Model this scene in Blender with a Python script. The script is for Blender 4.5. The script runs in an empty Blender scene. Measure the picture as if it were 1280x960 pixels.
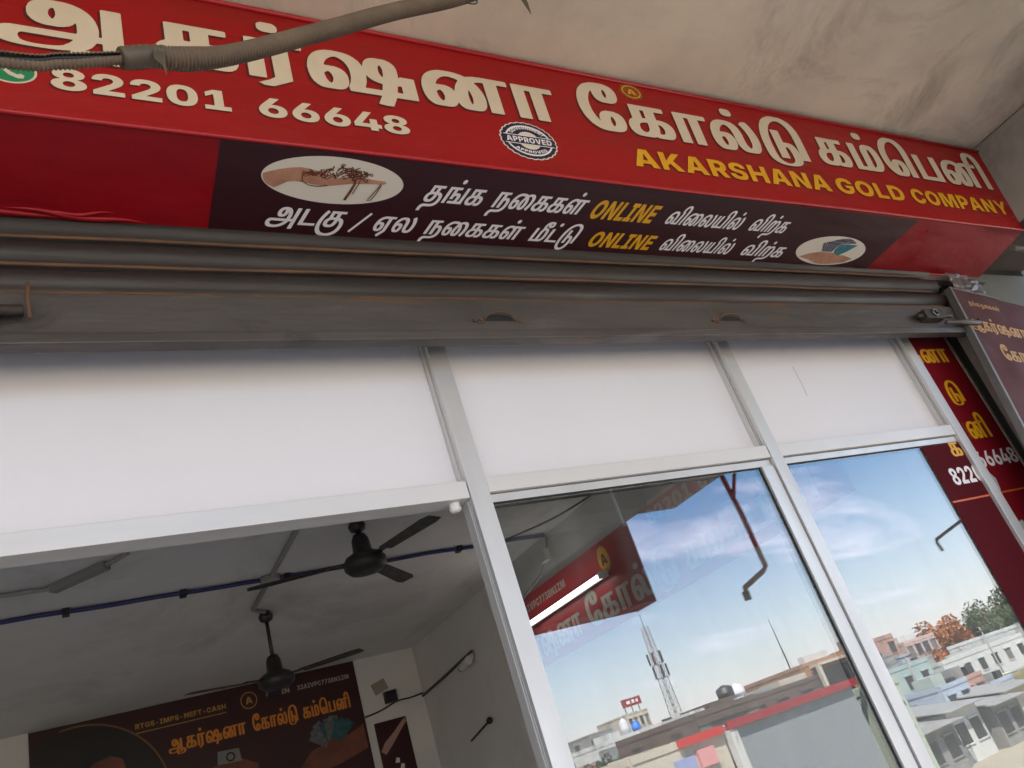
import bpy, bmesh, math, random
from mathutils import Vector, Matrix, geometry
from math import radians, sin, cos, pi

SC = bpy.context.scene
COL = SC.collection
E = 1.5            # eye height above the walkway floor

# ------------------------------------------------------------------ camera
cam_d = bpy.data.cameras.new("camera")
cam = bpy.data.objects.new("camera", cam_d)
COL.objects.link(cam)
R_ = Vector((0.85766834, -0.42125155, -0.29487651))
D_ = Vector((-0.03984418, 0.51729394, -0.85487977))
F_ = Vector((0.51265726, 0.74495242, 0.42688221))
M = Matrix.Identity(4)
for i in range(3):
    M[i][0] = R_[i]; M[i][1] = -D_[i]; M[i][2] = -F_[i]
M.translation = Vector((0, -1.5, E))
cam.matrix_world = M
cam_d.sensor_width = 36
cam_d.lens = 36 * 1017.1 / 1280
cam_d.clip_start = 0.05
cam_d.clip_end = 6000
SC.camera = cam

# ------------------------------------------------------------------ light
SUN_EL, SUN_AZ = 58, -35          # the sun stands behind the shop, so the walkway is in shade
SC.view_settings.view_transform = 'Standard'
SC.view_settings.look = 'None'
SC.view_settings.gamma = 1
SC.view_settings.use_curve_mapping = False
SC.view_settings.exposure = 2.0
SC.cycles.use_denoising = True
SC.cycles.max_bounces = 10
SC.cycles.diffuse_bounces = 6
SC.cycles.glossy_bounces = 5
SC.cycles.transmission_bounces = 6
SC.cycles.transparent_max_bounces = 16
SC.cycles.sample_clamp_indirect = 8

world = bpy.data.worlds.new("World")
SC.world = world
world.use_nodes = True
wn, wl = world.node_tree.nodes, world.node_tree.links
wn.clear()
w_out = wn.new('ShaderNodeOutputWorld'); w_bg = wn.new('ShaderNodeBackground')
w_bg.inputs['Strength'].default_value = 0.09
sky = wn.new('ShaderNodeTexSky'); sky.sky_type = 'NISHITA'; sky.sun_disc = False
sky.sun_elevation = radians(SUN_EL); sky.sun_rotation = radians(SUN_AZ)
sky.air_density = 1.15; sky.dust_density = 0.3; sky.ozone_density = 3.0
# fair-weather cloud, thin and streaky, thicker towards the horizon
tc = wn.new('ShaderNodeTexCoord'); sep = wn.new('ShaderNodeSeparateXYZ')
wl.new(tc.outputs['Generated'], sep.inputs[0])
addz = wn.new('ShaderNodeMath'); addz.operation = 'ADD'; addz.inputs[1].default_value = 0.16
absz = wn.new('ShaderNodeMath'); absz.operation = 'ABSOLUTE'
wl.new(sep.outputs[2], absz.inputs[0]); wl.new(absz.outputs[0], addz.inputs[0])
dx = wn.new('ShaderNodeMath'); dx.operation = 'DIVIDE'; dy = wn.new('ShaderNodeMath'); dy.operation = 'DIVIDE'
wl.new(sep.outputs[0], dx.inputs[0]); wl.new(addz.outputs[0], dx.inputs[1])
wl.new(sep.outputs[1], dy.inputs[0]); wl.new(addz.outputs[0], dy.inputs[1])
comb = wn.new('ShaderNodeCombineXYZ'); wl.new(dx.outputs[0], comb.inputs[0]); wl.new(dy.outputs[0], comb.inputs[1])
mp = wn.new('ShaderNodeMapping'); mp.inputs['Scale'].default_value = (0.75, 1.7, 1); mp.inputs['Rotation'].default_value = (0, 0, radians(25))
mp.inputs['Location'].default_value = (1.3, 4.1, 0)
wl.new(comb.outputs[0], mp.inputs['Vector'])
cn = wn.new('ShaderNodeTexNoise'); cn.inputs['Scale'].default_value = 1.5; cn.inputs['Detail'].default_value = 9; cn.inputs['Roughness'].default_value = 0.58
cn.inputs['Distortion'].default_value = 0.5
wl.new(mp.outputs[0], cn.inputs['Vector'])
cr = wn.new('ShaderNodeValToRGB')
cr.color_ramp.elements[0].position = 0.43; cr.color_ramp.elements[0].color = (0, 0, 0, 1)
cr.color_ramp.elements[1].position = 0.70; cr.color_ramp.elements[1].color = (0.8, 0.8, 0.8, 1)
wl.new(cn.outputs['Fac'], cr.inputs['Fac'])
hz = wn.new('ShaderNodeMapRange'); hz.inputs['From Min'].default_value = 0.0; hz.inputs['From Max'].default_value = 0.3
hz.inputs['To Min'].default_value = 0.6; hz.inputs['To Max'].default_value = 0.0
wl.new(absz.outputs[0], hz.inputs['Value'])
mxf = wn.new('ShaderNodeMath'); mxf.operation = 'MAXIMUM'
wl.new(cr.outputs[0], mxf.inputs[0]); wl.new(hz.outputs[0], mxf.inputs[1])
mix = wn.new('ShaderNodeMix'); mix.data_type = 'RGBA'
hs = wn.new('ShaderNodeHueSaturation'); hs.inputs['Saturation'].default_value = 1.6; hs.inputs['Value'].default_value = 0.85
wl.new(sky.outputs[0], hs.inputs['Color'])
wl.new(mxf.outputs[0], mix.inputs['Factor']); wl.new(hs.outputs[0], mix.inputs['A'])
mix.inputs['B'].default_value = (9.6, 9.3, 11.0, 1)
wl.new(mix.outputs['Result'], w_bg.inputs['Color']); wl.new(w_bg.outputs[0], w_out.inputs['Surface'])

sun_d = bpy.data.lights.new("sun", 'SUN'); sun_d.energy = 5.0; sun_d.angle = radians(0.5); sun_d.color = (1, 0.93, 0.82)
sun = bpy.data.objects.new("sun", sun_d); COL.objects.link(sun)
az = radians(SUN_AZ)
to_sun = Vector((sin(az) * cos(radians(SUN_EL)), cos(az) * cos(radians(SUN_EL)), sin(radians(SUN_EL))))
sun.rotation_euler = (-to_sun).to_track_quat('-Z', 'Y').to_euler()
sun.location = (0, 0, 30)

# ------------------------------------------------------------------ materials
def srgb(r, g, b):
    f = lambda c: (c / 255 / 12.92) if c / 255 <= 0.04045 else ((c / 255 + 0.055) / 1.055) ** 2.4
    return (f(r), f(g), f(b))

MATS = {}
def mat(name, col, rough=0.6, metal=0.0, noise=0.0, nscale=8.0, col2=None, bump=0.0, bscale=40.0, spec=0.5, stretch=None,
        lo=0.35, hi=0.7, coat=0.0, rvar=0.0, bdist=0.004):
    """Principled surface; col2 is mixed in through a noise (stains, dirt, fading), plus a little bump and roughness variation."""
    if name in MATS: return MATS[name]
    m = bpy.data.materials.new(name); m.use_nodes = True; MATS[name] = m
    n, l = m.node_tree.nodes, m.node_tree.links
    p = n['Principled BSDF']
    p.inputs['Base Color'].default_value = (*col, 1); p.inputs['Roughness'].default_value = rough
    p.inputs['Metallic'].default_value = metal; p.inputs['Specular IOR Level'].default_value = spec
    p.inputs['Coat Weight'].default_value = coat
    vec = None
    if col2 or bump or rvar:
        t = n.new('ShaderNodeTexCoord'); vec = t.outputs['Object']
        if stretch:
            mpn = n.new('ShaderNodeMapping'); mpn.inputs['Scale'].default_value = stretch
            l.new(vec, mpn.inputs['Vector']); vec = mpn.outputs[0]
    if col2:
        a = n.new('ShaderNodeTexNoise'); a.inputs['Scale'].default_value = nscale; a.inputs['Detail'].default_value = 8
        a.inputs['Roughness'].default_value = 0.62
        l.new(vec, a.inputs['Vector'])
        r = n.new('ShaderNodeMapRange'); r.inputs['From Min'].default_value = lo; r.inputs['From Max'].default_value = hi
        r.inputs['To Max'].default_value = noise if noise else 1.0
        l.new(a.outputs['Fac'], r.inputs['Value'])
        x = n.new('ShaderNodeMix'); x.data_type = 'RGBA'
        x.inputs['A'].default_value = (*col, 1); x.inputs['B'].default_value = (*col2, 1)
        l.new(r.outputs[0], x.inputs['Factor']); l.new(x.outputs['Result'], p.inputs['Base Color'])
    if bump:
        b = n.new('ShaderNodeTexNoise'); b.inputs['Scale'].default_value = bscale; b.inputs['Detail'].default_value = 5
        l.new(vec, b.inputs['Vector'])
        bp = n.new('ShaderNodeBump'); bp.inputs['Strength'].default_value = bump; bp.inputs['Distance'].default_value = bdist
        l.new(b.outputs['Fac'], bp.inputs['Height']); l.new(bp.outputs[0], p.inputs['Normal'])
    if rvar:
        b = n.new('ShaderNodeTexNoise'); b.inputs['Scale'].default_value = nscale * 1.7; b.inputs['Detail'].default_value = 6
        l.new(vec, b.inputs['Vector'])
        r = n.new('ShaderNodeMapRange'); r.inputs['To Min'].default_value = max(0.03, rough - rvar); r.inputs['To Max'].default_value = min(1, rough + rvar)
        r.inputs['From Min'].default_value = 0.3; r.inputs['From Max'].default_value = 0.7
        l.new(b.outputs['Fac'], r.inputs['Value']); l.new(r.outputs[0], p.inputs['Roughness'])
    return m

def emit(name, col, s):
    m = bpy.data.materials.new(name); m.use_nodes = True; n, l = m.node_tree.nodes, m.node_tree.links; n.clear()
    e = n.new('ShaderNodeEmission'); o = n.new('ShaderNodeOutputMaterial')
    e.inputs[0].default_value = (*col, 1); e.inputs[1].default_value = s; l.new(e.outputs[0], o.inputs[0]); return m

def glass_mat():
    """window glass: clear, mirror-like at every angle, filmed with a little street dust"""
    m = bpy.data.materials.new("window_glass"); m.use_nodes = True; n, l = m.node_tree.nodes, m.node_tree.links; n.clear()
    o = n.new('ShaderNodeOutputMaterial'); tr = n.new('ShaderNodeBsdfTransparent'); gl = n.new('ShaderNodeBsdfGlossy'); df = n.new('ShaderNodeBsdfDiffuse')
    tr.inputs[0].default_value = (0.86, 0.88, 0.875, 1); gl.inputs['Roughness'].default_value = 0.0
    gl.inputs[0].default_value = (0.96, 0.98, 1.0, 1)
    df.inputs[0].default_value = (0.5, 0.5, 0.48, 1)
    fr = n.new('ShaderNodeFresnel'); 
    ge = n.new('ShaderNodeNewGeometry'); ior = n.new('ShaderNodeMapRange')      # the same index seen from either face of the pane
    ior.inputs['To Min'].default_value = 1.5; ior.inputs['To Max'].default_value = 1 / 1.5
    l.new(ge.outputs['Backfacing'], ior.inputs['Value']); l.new(ior.outputs[0], fr.inputs[0])
    mu = n.new('ShaderNodeMath'); mu.operation = 'MULTIPLY_ADD'; mu.inputs[1].default_value = GLASS_K; mu.inputs[2].default_value = GLASS_R
    l.new(fr.outputs[0], mu.inputs[0])
    m1 = n.new('ShaderNodeMixShader'); l.new(mu.outputs[0], m1.inputs[0]); l.new(tr.outputs[0], m1.inputs[1]); l.new(gl.outputs[0], m1.inputs[2])
    t = n.new('ShaderNodeTexCoord'); nz = n.new('ShaderNodeTexNoise'); nz.inputs['Scale'].default_value = 5; nz.inputs['Detail'].default_value = 8
    mp_ = n.new('ShaderNodeMapping'); mp_.inputs['Scale'].default_value = (2.2, 1, 0.7); l.new(t.outputs['Object'], mp_.inputs[0]); l.new(mp_.outputs[0], nz.inputs[0])
    r = n.new('ShaderNodeMapRange'); r.inputs['From Min'].default_value = 0.4; r.inputs['From Max'].default_value = 0.75; r.inputs['To Min'].default_value = 0.012; r.inputs['To Max'].default_value = 0.06
    l.new(nz.outputs['Fac'], r.inputs[0])
    m2 = n.new('ShaderNodeMixShader'); l.new(r.outputs[0], m2.inputs[0]); l.new(m1.outputs[0], m2.inputs[1]); l.new(df.outputs[0], m2.inputs[2])
    bt = n.new('ShaderNodeTexNoise'); bt.inputs['Scale'].default_value = 1.3; bt.inputs['Detail'].default_value = 1; l.new(t.outputs['Object'], bt.inputs[0])
    bp = n.new('ShaderNodeBump'); bp.inputs['Strength'].default_value = 0.05; bp.inputs['Distance'].default_value = 0.003; l.new(bt.outputs['Fac'], bp.inputs['Height'])
    l.new(bp.outputs[0], gl.inputs['Normal'])
    l.new(m2.outputs[0], o.inputs[0]); return m
GLASS_K, GLASS_R = 1.0, 0.115

# ------------------------------------------------------------------ mesh helpers
class MB:
    def __init__(s): s.v = []; s.f = []; s.smooth = []
    def add(s, vs, fs, smooth=False):
        k = len(s.v); s.v += [tuple(v) for v in vs]; s.f += [tuple(i + k for i in f) for f in fs]; s.smooth += [smooth] * len(fs); return s
    def box(s, x0, x1, y0, y1, z0, z1):
        return s.add([(x, y, z) for z in (z0, z1) for y in (y0, y1) for x in (x0, x1)],
                     [(0, 2, 3, 1), (4, 5, 7, 6), (0, 1, 5, 4), (2, 6, 7, 3), (0, 4, 6, 2), (1, 3, 7, 5)])
    def obox(s, o, ux, uy, uz, a0, a1, b0, b1, c0, c1):
        o, ux, uy, uz = map(Vector, (o, ux, uy, uz))
        return s.add([o + ux * a + uy * b + uz * c for c in (c0, c1) for b in (b0, b1) for a in (a0, a1)],
                     [(0, 2, 3, 1), (4, 5, 7, 6), (0, 1, 5, 4), (2, 6, 7, 3), (0, 4, 6, 2), (1, 3, 7, 5)])
    def cyl(s, p0, p1, r0, r1=None, n=12, caps=True, smooth=True):
        return s.tube([p0, p1], [r0, r0 if r1 is None else r1], n, caps, smooth)
    def tube(s, pts, r, n=8, caps=True, smooth=True):
        pts = [Vector(p) for p in pts]; rs = r if isinstance(r, (list, tuple)) else [r] * len(pts)
        prev = None; vs = []
        for i, p in enumerate(pts):
            t = (pts[min(i + 1, len(pts) - 1)] - pts[max(i - 1, 0)])
            if t.length < 1e-9: t = Vector((0, 0, 1))
            t.normalize()
            if prev is None:
                a = Vector((0, 0, 1)) if abs(t.z) < 0.9 else Vector((1, 0, 0))
                u = t.cross(a).normalized()
            else:
                u = (prev - t * prev.dot(t)).normalized()
            prev = u; w = t.cross(u)
            vs += [p + (u * cos(2 * pi * k / n) + w * sin(2 * pi * k / n)) * rs[i] for k in range(n)]
        fs = []
        for i in range(len(pts) - 1):
            for k in range(n):
                a, b = i * n + k, i * n + (k + 1) % n
                fs.append((a, b, b + n, a + n))
        s.add(vs, fs, smooth)
        if caps:
            k = len(s.v) - len(vs)
            s.f += [tuple(k + i for i in range(n))[::-1], tuple(k + (len(pts) - 1) * n + i for i in range(n))]; s.smooth += [False, False]
        return s
    def lathe(s, c, prof, n=20, axis=(0, 0, 1), smooth=True):
        ax = Vector(axis).normalized(); c = Vector(c)
        return s.tube([c + ax * h for _, h in prof], [r for r, _ in prof], n, True, smooth)
    def poly(s, pts, nrm, th):
        """flat outline pts (3D) given thickness th along nrm"""
        n = len(pts); nv = Vector(nrm) * th; pts = [Vector(p) for p in pts]
        tris = geometry.tessellate_polygon([pts])
        k = len(s.v)
        s.v += [tuple(p + nv) for p in pts] + [tuple(p) for p in pts]
        for t in tris:
            s.f.append(tuple(k + i for i in t)); s.f.append(tuple(k + n + i for i in t[::-1])); s.smooth += [False, False]
        for i in range(n):
            j = (i + 1) % n; s.f.append((k + i, k + j, k + n + j, k + n + i)); s.smooth.append(False)
        return s
    def build(s, name, m, parent=None, bevel=0.0, seg=2, normals=True):
        me = bpy.data.meshes.new(name)
        off = parent_world(parent) if parent else Vector((0, 0, 0))
        me.from_pydata([tuple(Vector(v) - off) for v in s.v], [], s.f)
        for p, sm in zip(me.polygons, s.smooth): p.use_smooth = sm
        me.materials.append(m)
        if normals:
            bm = bmesh.new(); bm.from_mesh(me); bmesh.ops.recalc_face_normals(bm, faces=bm.faces); bm.to_mesh(me); bm.free()
        o = bpy.data.objects.new(name, me); COL.objects.link(o)
        if parent: o.parent = parent
        if bevel:
            b = o.modifiers.new("bevel", 'BEVEL'); b.width = bevel; b.segments = seg; b.limit_method = 'ANGLE'
        return o

def parent_world(o):
    v = Vector((0, 0, 0))
    while o: v = v + o.location; o = o.parent
    return v

def tag(o, label, cat, group=None):
    o['label'] = label; o['category'] = cat
    if group: o['group'] = group
    return o
def thing(name, label, cat, loc=(0, 0, 0), group=None):
    o = bpy.data.objects.new(name, None); COL.objects.link(o); o.location = loc; o.empty_display_size = 0.1
    return tag(o, label, cat, group)
def struct(o): o['kind'] = 'structure'; return o
def copy_tree(o, parent=None):
    c = o.copy(); COL.objects.link(c); c.parent = parent
    for ch in list(o.children): copy_tree(ch, c)
    return c

# ------------------------------------------------------------------ lettering (outlines: advance, then x, y, x, y ... of every contour)
GLYPHS = {
 'H': (64,
  {"ஆகர்ஷனா": [0, 1, 10, 4, 2, 5], "ேகால்டு": [8, 1, 5, 11, 12], "கம்ெபனி": [1, 9, 7, 3, 2, 6]},
  [
   (1321, [[839, -324, 763, -313, 699, -292, 675, -280, 637, -251, 614, -219, 601, -179, 601, -131, 613, -99, 611, -94, 503, -121, 443, -125, 431, -129, 243, -129, 227, -125, 199, -125, 139, -112, 103, -100, 55, -76, 39, -65, 13, -39, -2, -19, -14, 5, -23, 41, -23, 77, -14, 105, -3, 125, 19, 147, 35, 158, 63, 170, 107, 179, 663, 179, 671, 182, 677, 205, 677, 289, 672, 313, 667, 319, 647, 291, 615, 264, 567, 244, 519, 235, 415, 235, 383, 239, 331, 256, 293, 281, 262, 321, 254, 345, 249, 365, 249, 425, 266, 477, 287, 506, 315, 530, 355, 550, 415, 567, 447, 571, 567, 571, 607, 567, 659, 554, 723, 526, 767, 495, 797, 465, 828, 421, 847, 383, 865, 325, 873, 273, 873, 229, 868, 185, 871, 180, 887, 179, 895, 182, 897, 189, 899, 552, 919, 559, 1071, 559, 1091, 552, 1093, 109, 1099, 103, 1119, 107, 1183, 107, 1223, 103, 1267, 90, 1315, 63, 1333, 45, 1352, 17, 1365, -19, 1369, -39, 1369, -83, 1360, -131, 1332, -187, 1293, -231, 1239, -268, 1195, -288, 1115, -312, 1063, -321, 1035, -321, 1019, -325], [897, -239, 963, -241, 1031, -228, 1055, -220, 1095, -200, 1127, -177, 1156, -143, 1168, -119, 1177, -87, 1177, -43, 1172, -23, 1157, 1, 1143, 14, 1131, 19, 1115, 14, 1094, 1, 1092, -119, 1079, -128, 835, -129, 807, -122, 799, -125, 787, -138, 785, -147, 786, -175, 797, -195, 818, -215, 843, -228], [305, -43, 363, -45, 403, -41, 463, -28, 507, -12, 547, 8, 599, 47, 631, 84, 636, 97, 211, 99, 191, 94, 175, 78, 169, 61, 170, 41, 185, 9, 206, -11, 235, -28, 283, -41], [890, -43, 895, -42, 897, -35, 897, 89, 895, 96, 887, 99, 843, 97, 828, 69, 797, 25, 759, -13, 735, -31, 734, -35, 859, -37], [462, 329, 471, 331, 484, 345, 497, 385, 496, 425, 488, 457, 482, 469, 475, 474, 455, 459, 442, 441, 433, 405, 433, 389, 442, 357]]),
   (830, [[187, -15, 143, -7, 107, 5, 79, 17, 51, 36, 18, 74, 6, 98, -3, 134, -3, 174, 1, 194, 22, 242, 55, 276, 103, 303, 108, 310, 109, 546, 111, 554, 131, 560, 719, 560, 738, 554, 741, 546, 741, 490, 735, 480, 719, 476, 563, 476, 555, 473, 553, 338, 559, 332, 623, 332, 695, 319, 731, 307, 763, 291, 800, 258, 816, 234, 827, 206, 832, 182, 833, 126, 823, 86, 799, 44, 784, 30, 751, 9, 719, -3, 675, -12, 531, -12, 479, -3, 459, 5, 451, 12, 395, -7, 339, -16], [269, 70, 299, 77, 311, 85, 332, 106, 343, 122, 351, 142, 360, 190, 360, 246, 355, 252, 307, 252, 247, 239, 213, 218, 195, 188, 189, 154, 194, 126, 202, 110, 219, 92, 235, 81], [581, 74, 596, 74, 623, 94, 635, 118, 640, 138, 640, 174, 631, 202, 615, 224, 591, 239, 559, 248, 553, 242, 553, 186, 548, 150, 526, 78], [295, 334, 351, 332, 360, 338, 361, 466, 355, 476, 299, 476, 293, 470, 293, 342]]),
   (1241, [[186, -15, 162, -11, 126, 1, 102, 13, 86, 24, 52, 58, 33, 90, 17, 130, 5, 202, 4, 270, 9, 306, 21, 358, 30, 380, 45, 410, 76, 454, 106, 484, 150, 515, 198, 539, 246, 555, 306, 568, 350, 568, 366, 572, 462, 572, 478, 568, 518, 568, 598, 551, 662, 528, 762, 552, 794, 556, 846, 556, 862, 560, 1254, 560, 1274, 553, 1276, 490, 1270, 480, 1254, 476, 1118, 476, 1109, 470, 1108, 10, 1102, 0, 1086, -4, 934, -4, 918, 0, 913, 6, 912, 466, 906, 476, 890, 476, 850, 472, 810, 463, 782, 453, 775, 446, 819, 394, 855, 330, 871, 286, 884, 218, 884, 158, 871, 94, 859, 66, 843, 42, 818, 17, 790, 1, 730, -16, 610, -16, 582, -12, 542, 1, 509, 22, 492, 38, 466, 81, 462, 81, 442, 49, 416, 22, 378, 1, 342, -11, 314, -16], [250, 74, 254, 74, 264, 82, 279, 106, 288, 138, 288, 170, 275, 214, 258, 236, 242, 244, 222, 235, 194, 214, 192, 186, 201, 142, 213, 114, 228, 90], [661, 90, 666, 87, 670, 89, 679, 106, 692, 166, 692, 206, 684, 258, 671, 302, 662, 314, 653, 298, 640, 230, 641, 146, 649, 110], [449, 266, 455, 266, 465, 310, 489, 366, 542, 446, 536, 454, 494, 471, 426, 484, 394, 484, 350, 475, 330, 467, 293, 446, 246, 404, 225, 374, 209, 342, 210, 335, 214, 332, 326, 332, 354, 327, 399, 310, 430, 288]]),
   (781, [[49, -3, 38, 2, 35, 10, 35, 546, 38, 554, 57, 560, 205, 560, 221, 556, 227, 550, 227, 90, 229, 83, 237, 80, 549, 82, 551, 90, 552, 550, 557, 556, 573, 560, 725, 560, 745, 553, 747, 10, 745, 2, 725, -4]]),
   (1356, [[874, -287, 802, -267, 789, -258, 847, -26, 849, -6, 486, -4, 466, 3, 461, 66, 491, 126, 508, 194, 512, 230, 512, 298, 508, 330, 495, 374, 464, 426, 438, 451, 414, 467, 386, 479, 362, 484, 338, 479, 318, 471, 286, 452, 256, 426, 238, 403, 217, 366, 206, 338, 207, 334, 214, 332, 330, 332, 354, 327, 406, 307, 444, 274, 467, 234, 476, 194, 476, 134, 467, 94, 451, 62, 440, 46, 410, 17, 378, 1, 342, -11, 314, -16, 194, -16, 166, -12, 126, 1, 84, 26, 49, 62, 30, 96, 17, 130, 5, 202, 4, 274, 13, 330, 29, 386, 49, 426, 90, 480, 121, 506, 154, 527, 186, 543, 254, 564, 322, 572, 414, 572, 430, 568, 462, 568, 506, 559, 554, 543, 598, 519, 644, 478, 686, 411, 691, 414, 693, 434, 709, 478, 728, 506, 754, 532, 770, 543, 794, 555, 838, 568, 874, 572, 966, 572, 1002, 567, 1050, 551, 1074, 536, 1103, 506, 1119, 474, 1128, 442, 1128, 354, 1122, 318, 1126, 314, 1142, 327, 1158, 332, 1310, 332, 1330, 326, 1332, 318, 1330, 3, 1310, -4, 1047, -6, 1041, -14, 1025, -74, 975, -278, 970, -283, 954, -288], [244, 78, 250, 75, 260, 78, 277, 102, 288, 138, 288, 170, 275, 214, 258, 236, 242, 244, 222, 235, 194, 214, 192, 186, 201, 142, 211, 118, 230, 89], [667, 82, 870, 81, 876, 90, 896, 170, 895, 178, 890, 183, 854, 189, 806, 205, 774, 221, 741, 246, 718, 275, 710, 280, 700, 190, 691, 154, 666, 86], [1069, 82, 1134, 80, 1142, 83, 1142, 187, 1106, 184, 1090, 177, 1069, 94], [917, 290, 923, 290, 932, 330, 936, 370, 936, 418, 925, 458, 918, 468, 910, 470, 897, 458, 885, 434, 881, 414, 880, 358, 893, 318]]),
   (643, [[49, -3, 38, 2, 35, 10, 35, 546, 38, 554, 57, 560, 657, 560, 677, 553, 679, 490, 673, 480, 657, 476, 521, 476, 512, 470, 511, 10, 509, 2, 489, -4, 337, -4, 317, 3, 315, 470, 305, 476, 237, 476, 230, 474, 227, 466, 227, 6, 221, 0, 205, -4]]),
   (265, [[51, -3, 39, 2, 37, 10, 37, 498, 33, 514, 33, 566, 16, 654, -12, 710, -41, 739, -69, 755, -81, 757, -97, 753, -117, 740, -146, 706, -159, 670, -163, 630, -150, 562, -133, 522, -137, 516, -153, 512, -313, 513, -330, 522, -346, 566, -355, 610, -355, 666, -342, 718, -326, 750, -315, 766, -281, 799, -231, 826, -205, 835, -141, 848, -21, 848, 31, 840, 71, 827, 111, 807, 157, 770, 188, 726, 208, 678, 221, 622, 229, 554, 229, 6, 223, 0, 207, -4]]),
   (906, [[327, -15, 283, -8, 239, 5, 179, 33, 154, 50, 99, 101, 74, 134, 43, 192, 21, 254, 9, 314, 5, 354, 5, 430, 9, 470, 22, 534, 42, 590, 66, 638, 91, 675, 105, 694, 159, 748, 215, 787, 295, 823, 339, 836, 411, 848, 547, 848, 615, 839, 647, 831, 699, 811, 755, 776, 781, 754, 803, 727, 832, 678, 857, 598, 869, 506, 868, 6, 863, 0, 847, -4, 699, -4, 679, 3, 677, 446, 673, 462, 669, 538, 656, 602, 644, 638, 628, 670, 591, 716, 571, 731, 531, 751, 479, 760, 411, 743, 354, 714, 319, 688, 281, 650, 242, 590, 214, 518, 201, 454, 197, 366, 201, 350, 201, 318, 210, 274, 214, 262, 219, 262, 237, 290, 267, 319, 295, 335, 351, 352, 387, 356, 479, 356, 531, 347, 587, 323, 611, 302, 628, 282, 639, 262, 653, 226, 657, 202, 657, 142, 644, 94, 623, 57, 596, 30, 553, 6, 515, -7, 471, -16], [414, 78, 419, 75, 427, 77, 456, 106, 468, 138, 472, 174, 468, 206, 460, 226, 449, 246, 431, 260, 423, 256, 406, 238, 394, 210, 389, 186, 389, 154, 393, 130, 402, 102]]),
   (724, [[373, -15, 345, -12, 289, 1, 241, 17, 193, 41, 135, 82, 104, 114, 69, 162, 45, 204, 29, 246, 8, 338, 3, 378, 4, 458, 12, 518, 21, 554, 37, 602, 56, 642, 73, 670, 100, 706, 164, 766, 189, 783, 229, 803, 305, 831, 405, 848, 537, 848, 597, 839, 637, 827, 691, 798, 717, 771, 738, 734, 747, 702, 747, 634, 734, 590, 721, 569, 703, 546, 673, 525, 657, 517, 601, 500, 453, 500, 429, 505, 385, 521, 372, 530, 352, 546, 329, 578, 312, 630, 309, 690, 293, 679, 268, 650, 249, 622, 213, 542, 200, 482, 199, 450, 195, 434, 196, 398, 199, 386, 204, 326, 213, 290, 232, 238, 249, 206, 285, 157, 290, 158, 287, 194, 292, 222, 305, 262, 320, 286, 349, 316, 361, 323, 421, 347, 453, 352, 573, 352, 637, 335, 661, 323, 685, 304, 710, 274, 722, 250, 735, 190, 735, 154, 726, 110, 714, 82, 689, 48, 653, 21, 629, 9, 561, -11, 529, -16], [500, 82, 530, 110, 542, 138, 547, 162, 547, 186, 538, 222, 525, 247, 513, 257, 501, 252, 489, 234, 476, 194, 476, 146, 480, 126, 489, 96], [525, 594, 535, 598, 550, 618, 559, 646, 559, 682, 550, 714, 537, 732, 521, 743, 512, 734, 501, 702, 498, 666, 500, 638, 505, 622, 513, 605]]),
   (863, [[49, -3, 38, 2, 35, 10, 35, 546, 38, 554, 57, 560, 205, 560, 221, 556, 227, 550, 227, 90, 233, 80, 337, 80, 347, 86, 347, 374, 351, 390, 352, 418, 365, 466, 381, 498, 397, 520, 421, 539, 477, 563, 529, 572, 621, 572, 637, 568, 665, 568, 721, 551, 737, 543, 773, 516, 806, 474, 826, 434, 838, 398, 851, 334, 852, 302, 855, 286, 851, 198, 838, 138, 818, 94, 807, 78, 777, 48, 749, 29, 673, 4, 609, -4], [548, 82, 583, 90, 609, 105, 621, 117, 638, 142, 650, 178, 659, 238, 659, 298, 651, 358, 642, 394, 614, 450, 593, 472, 585, 476, 569, 464, 560, 450, 549, 422, 544, 394, 543, 90], [381, 673, 345, 685, 324, 706, 317, 718, 311, 742, 317, 770, 325, 787, 337, 799, 349, 807, 377, 816, 485, 816, 521, 803, 542, 782, 551, 758, 551, 730, 545, 713, 525, 689, 477, 672]]),
   (643, [[193, -215, 177, -208, 132, -162, 129, -154, 249, -40, 311, 22, 315, 30, 315, 470, 305, 476, 237, 476, 228, 470, 225, 3, 205, -4, 49, -3, 38, 2, 35, 10, 37, 553, 57, 560, 657, 560, 677, 554, 679, 546, 679, 490, 673, 480, 657, 476, 521, 476, 512, 470, 510, 2, 291, -210, 269, -216], [273, 673, 245, 681, 228, 690, 213, 705, 205, 722, 204, 762, 209, 778, 221, 794, 233, 803, 265, 816, 377, 816, 409, 803, 433, 779, 439, 762, 439, 726, 430, 706, 413, 689, 365, 672]]),
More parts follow.
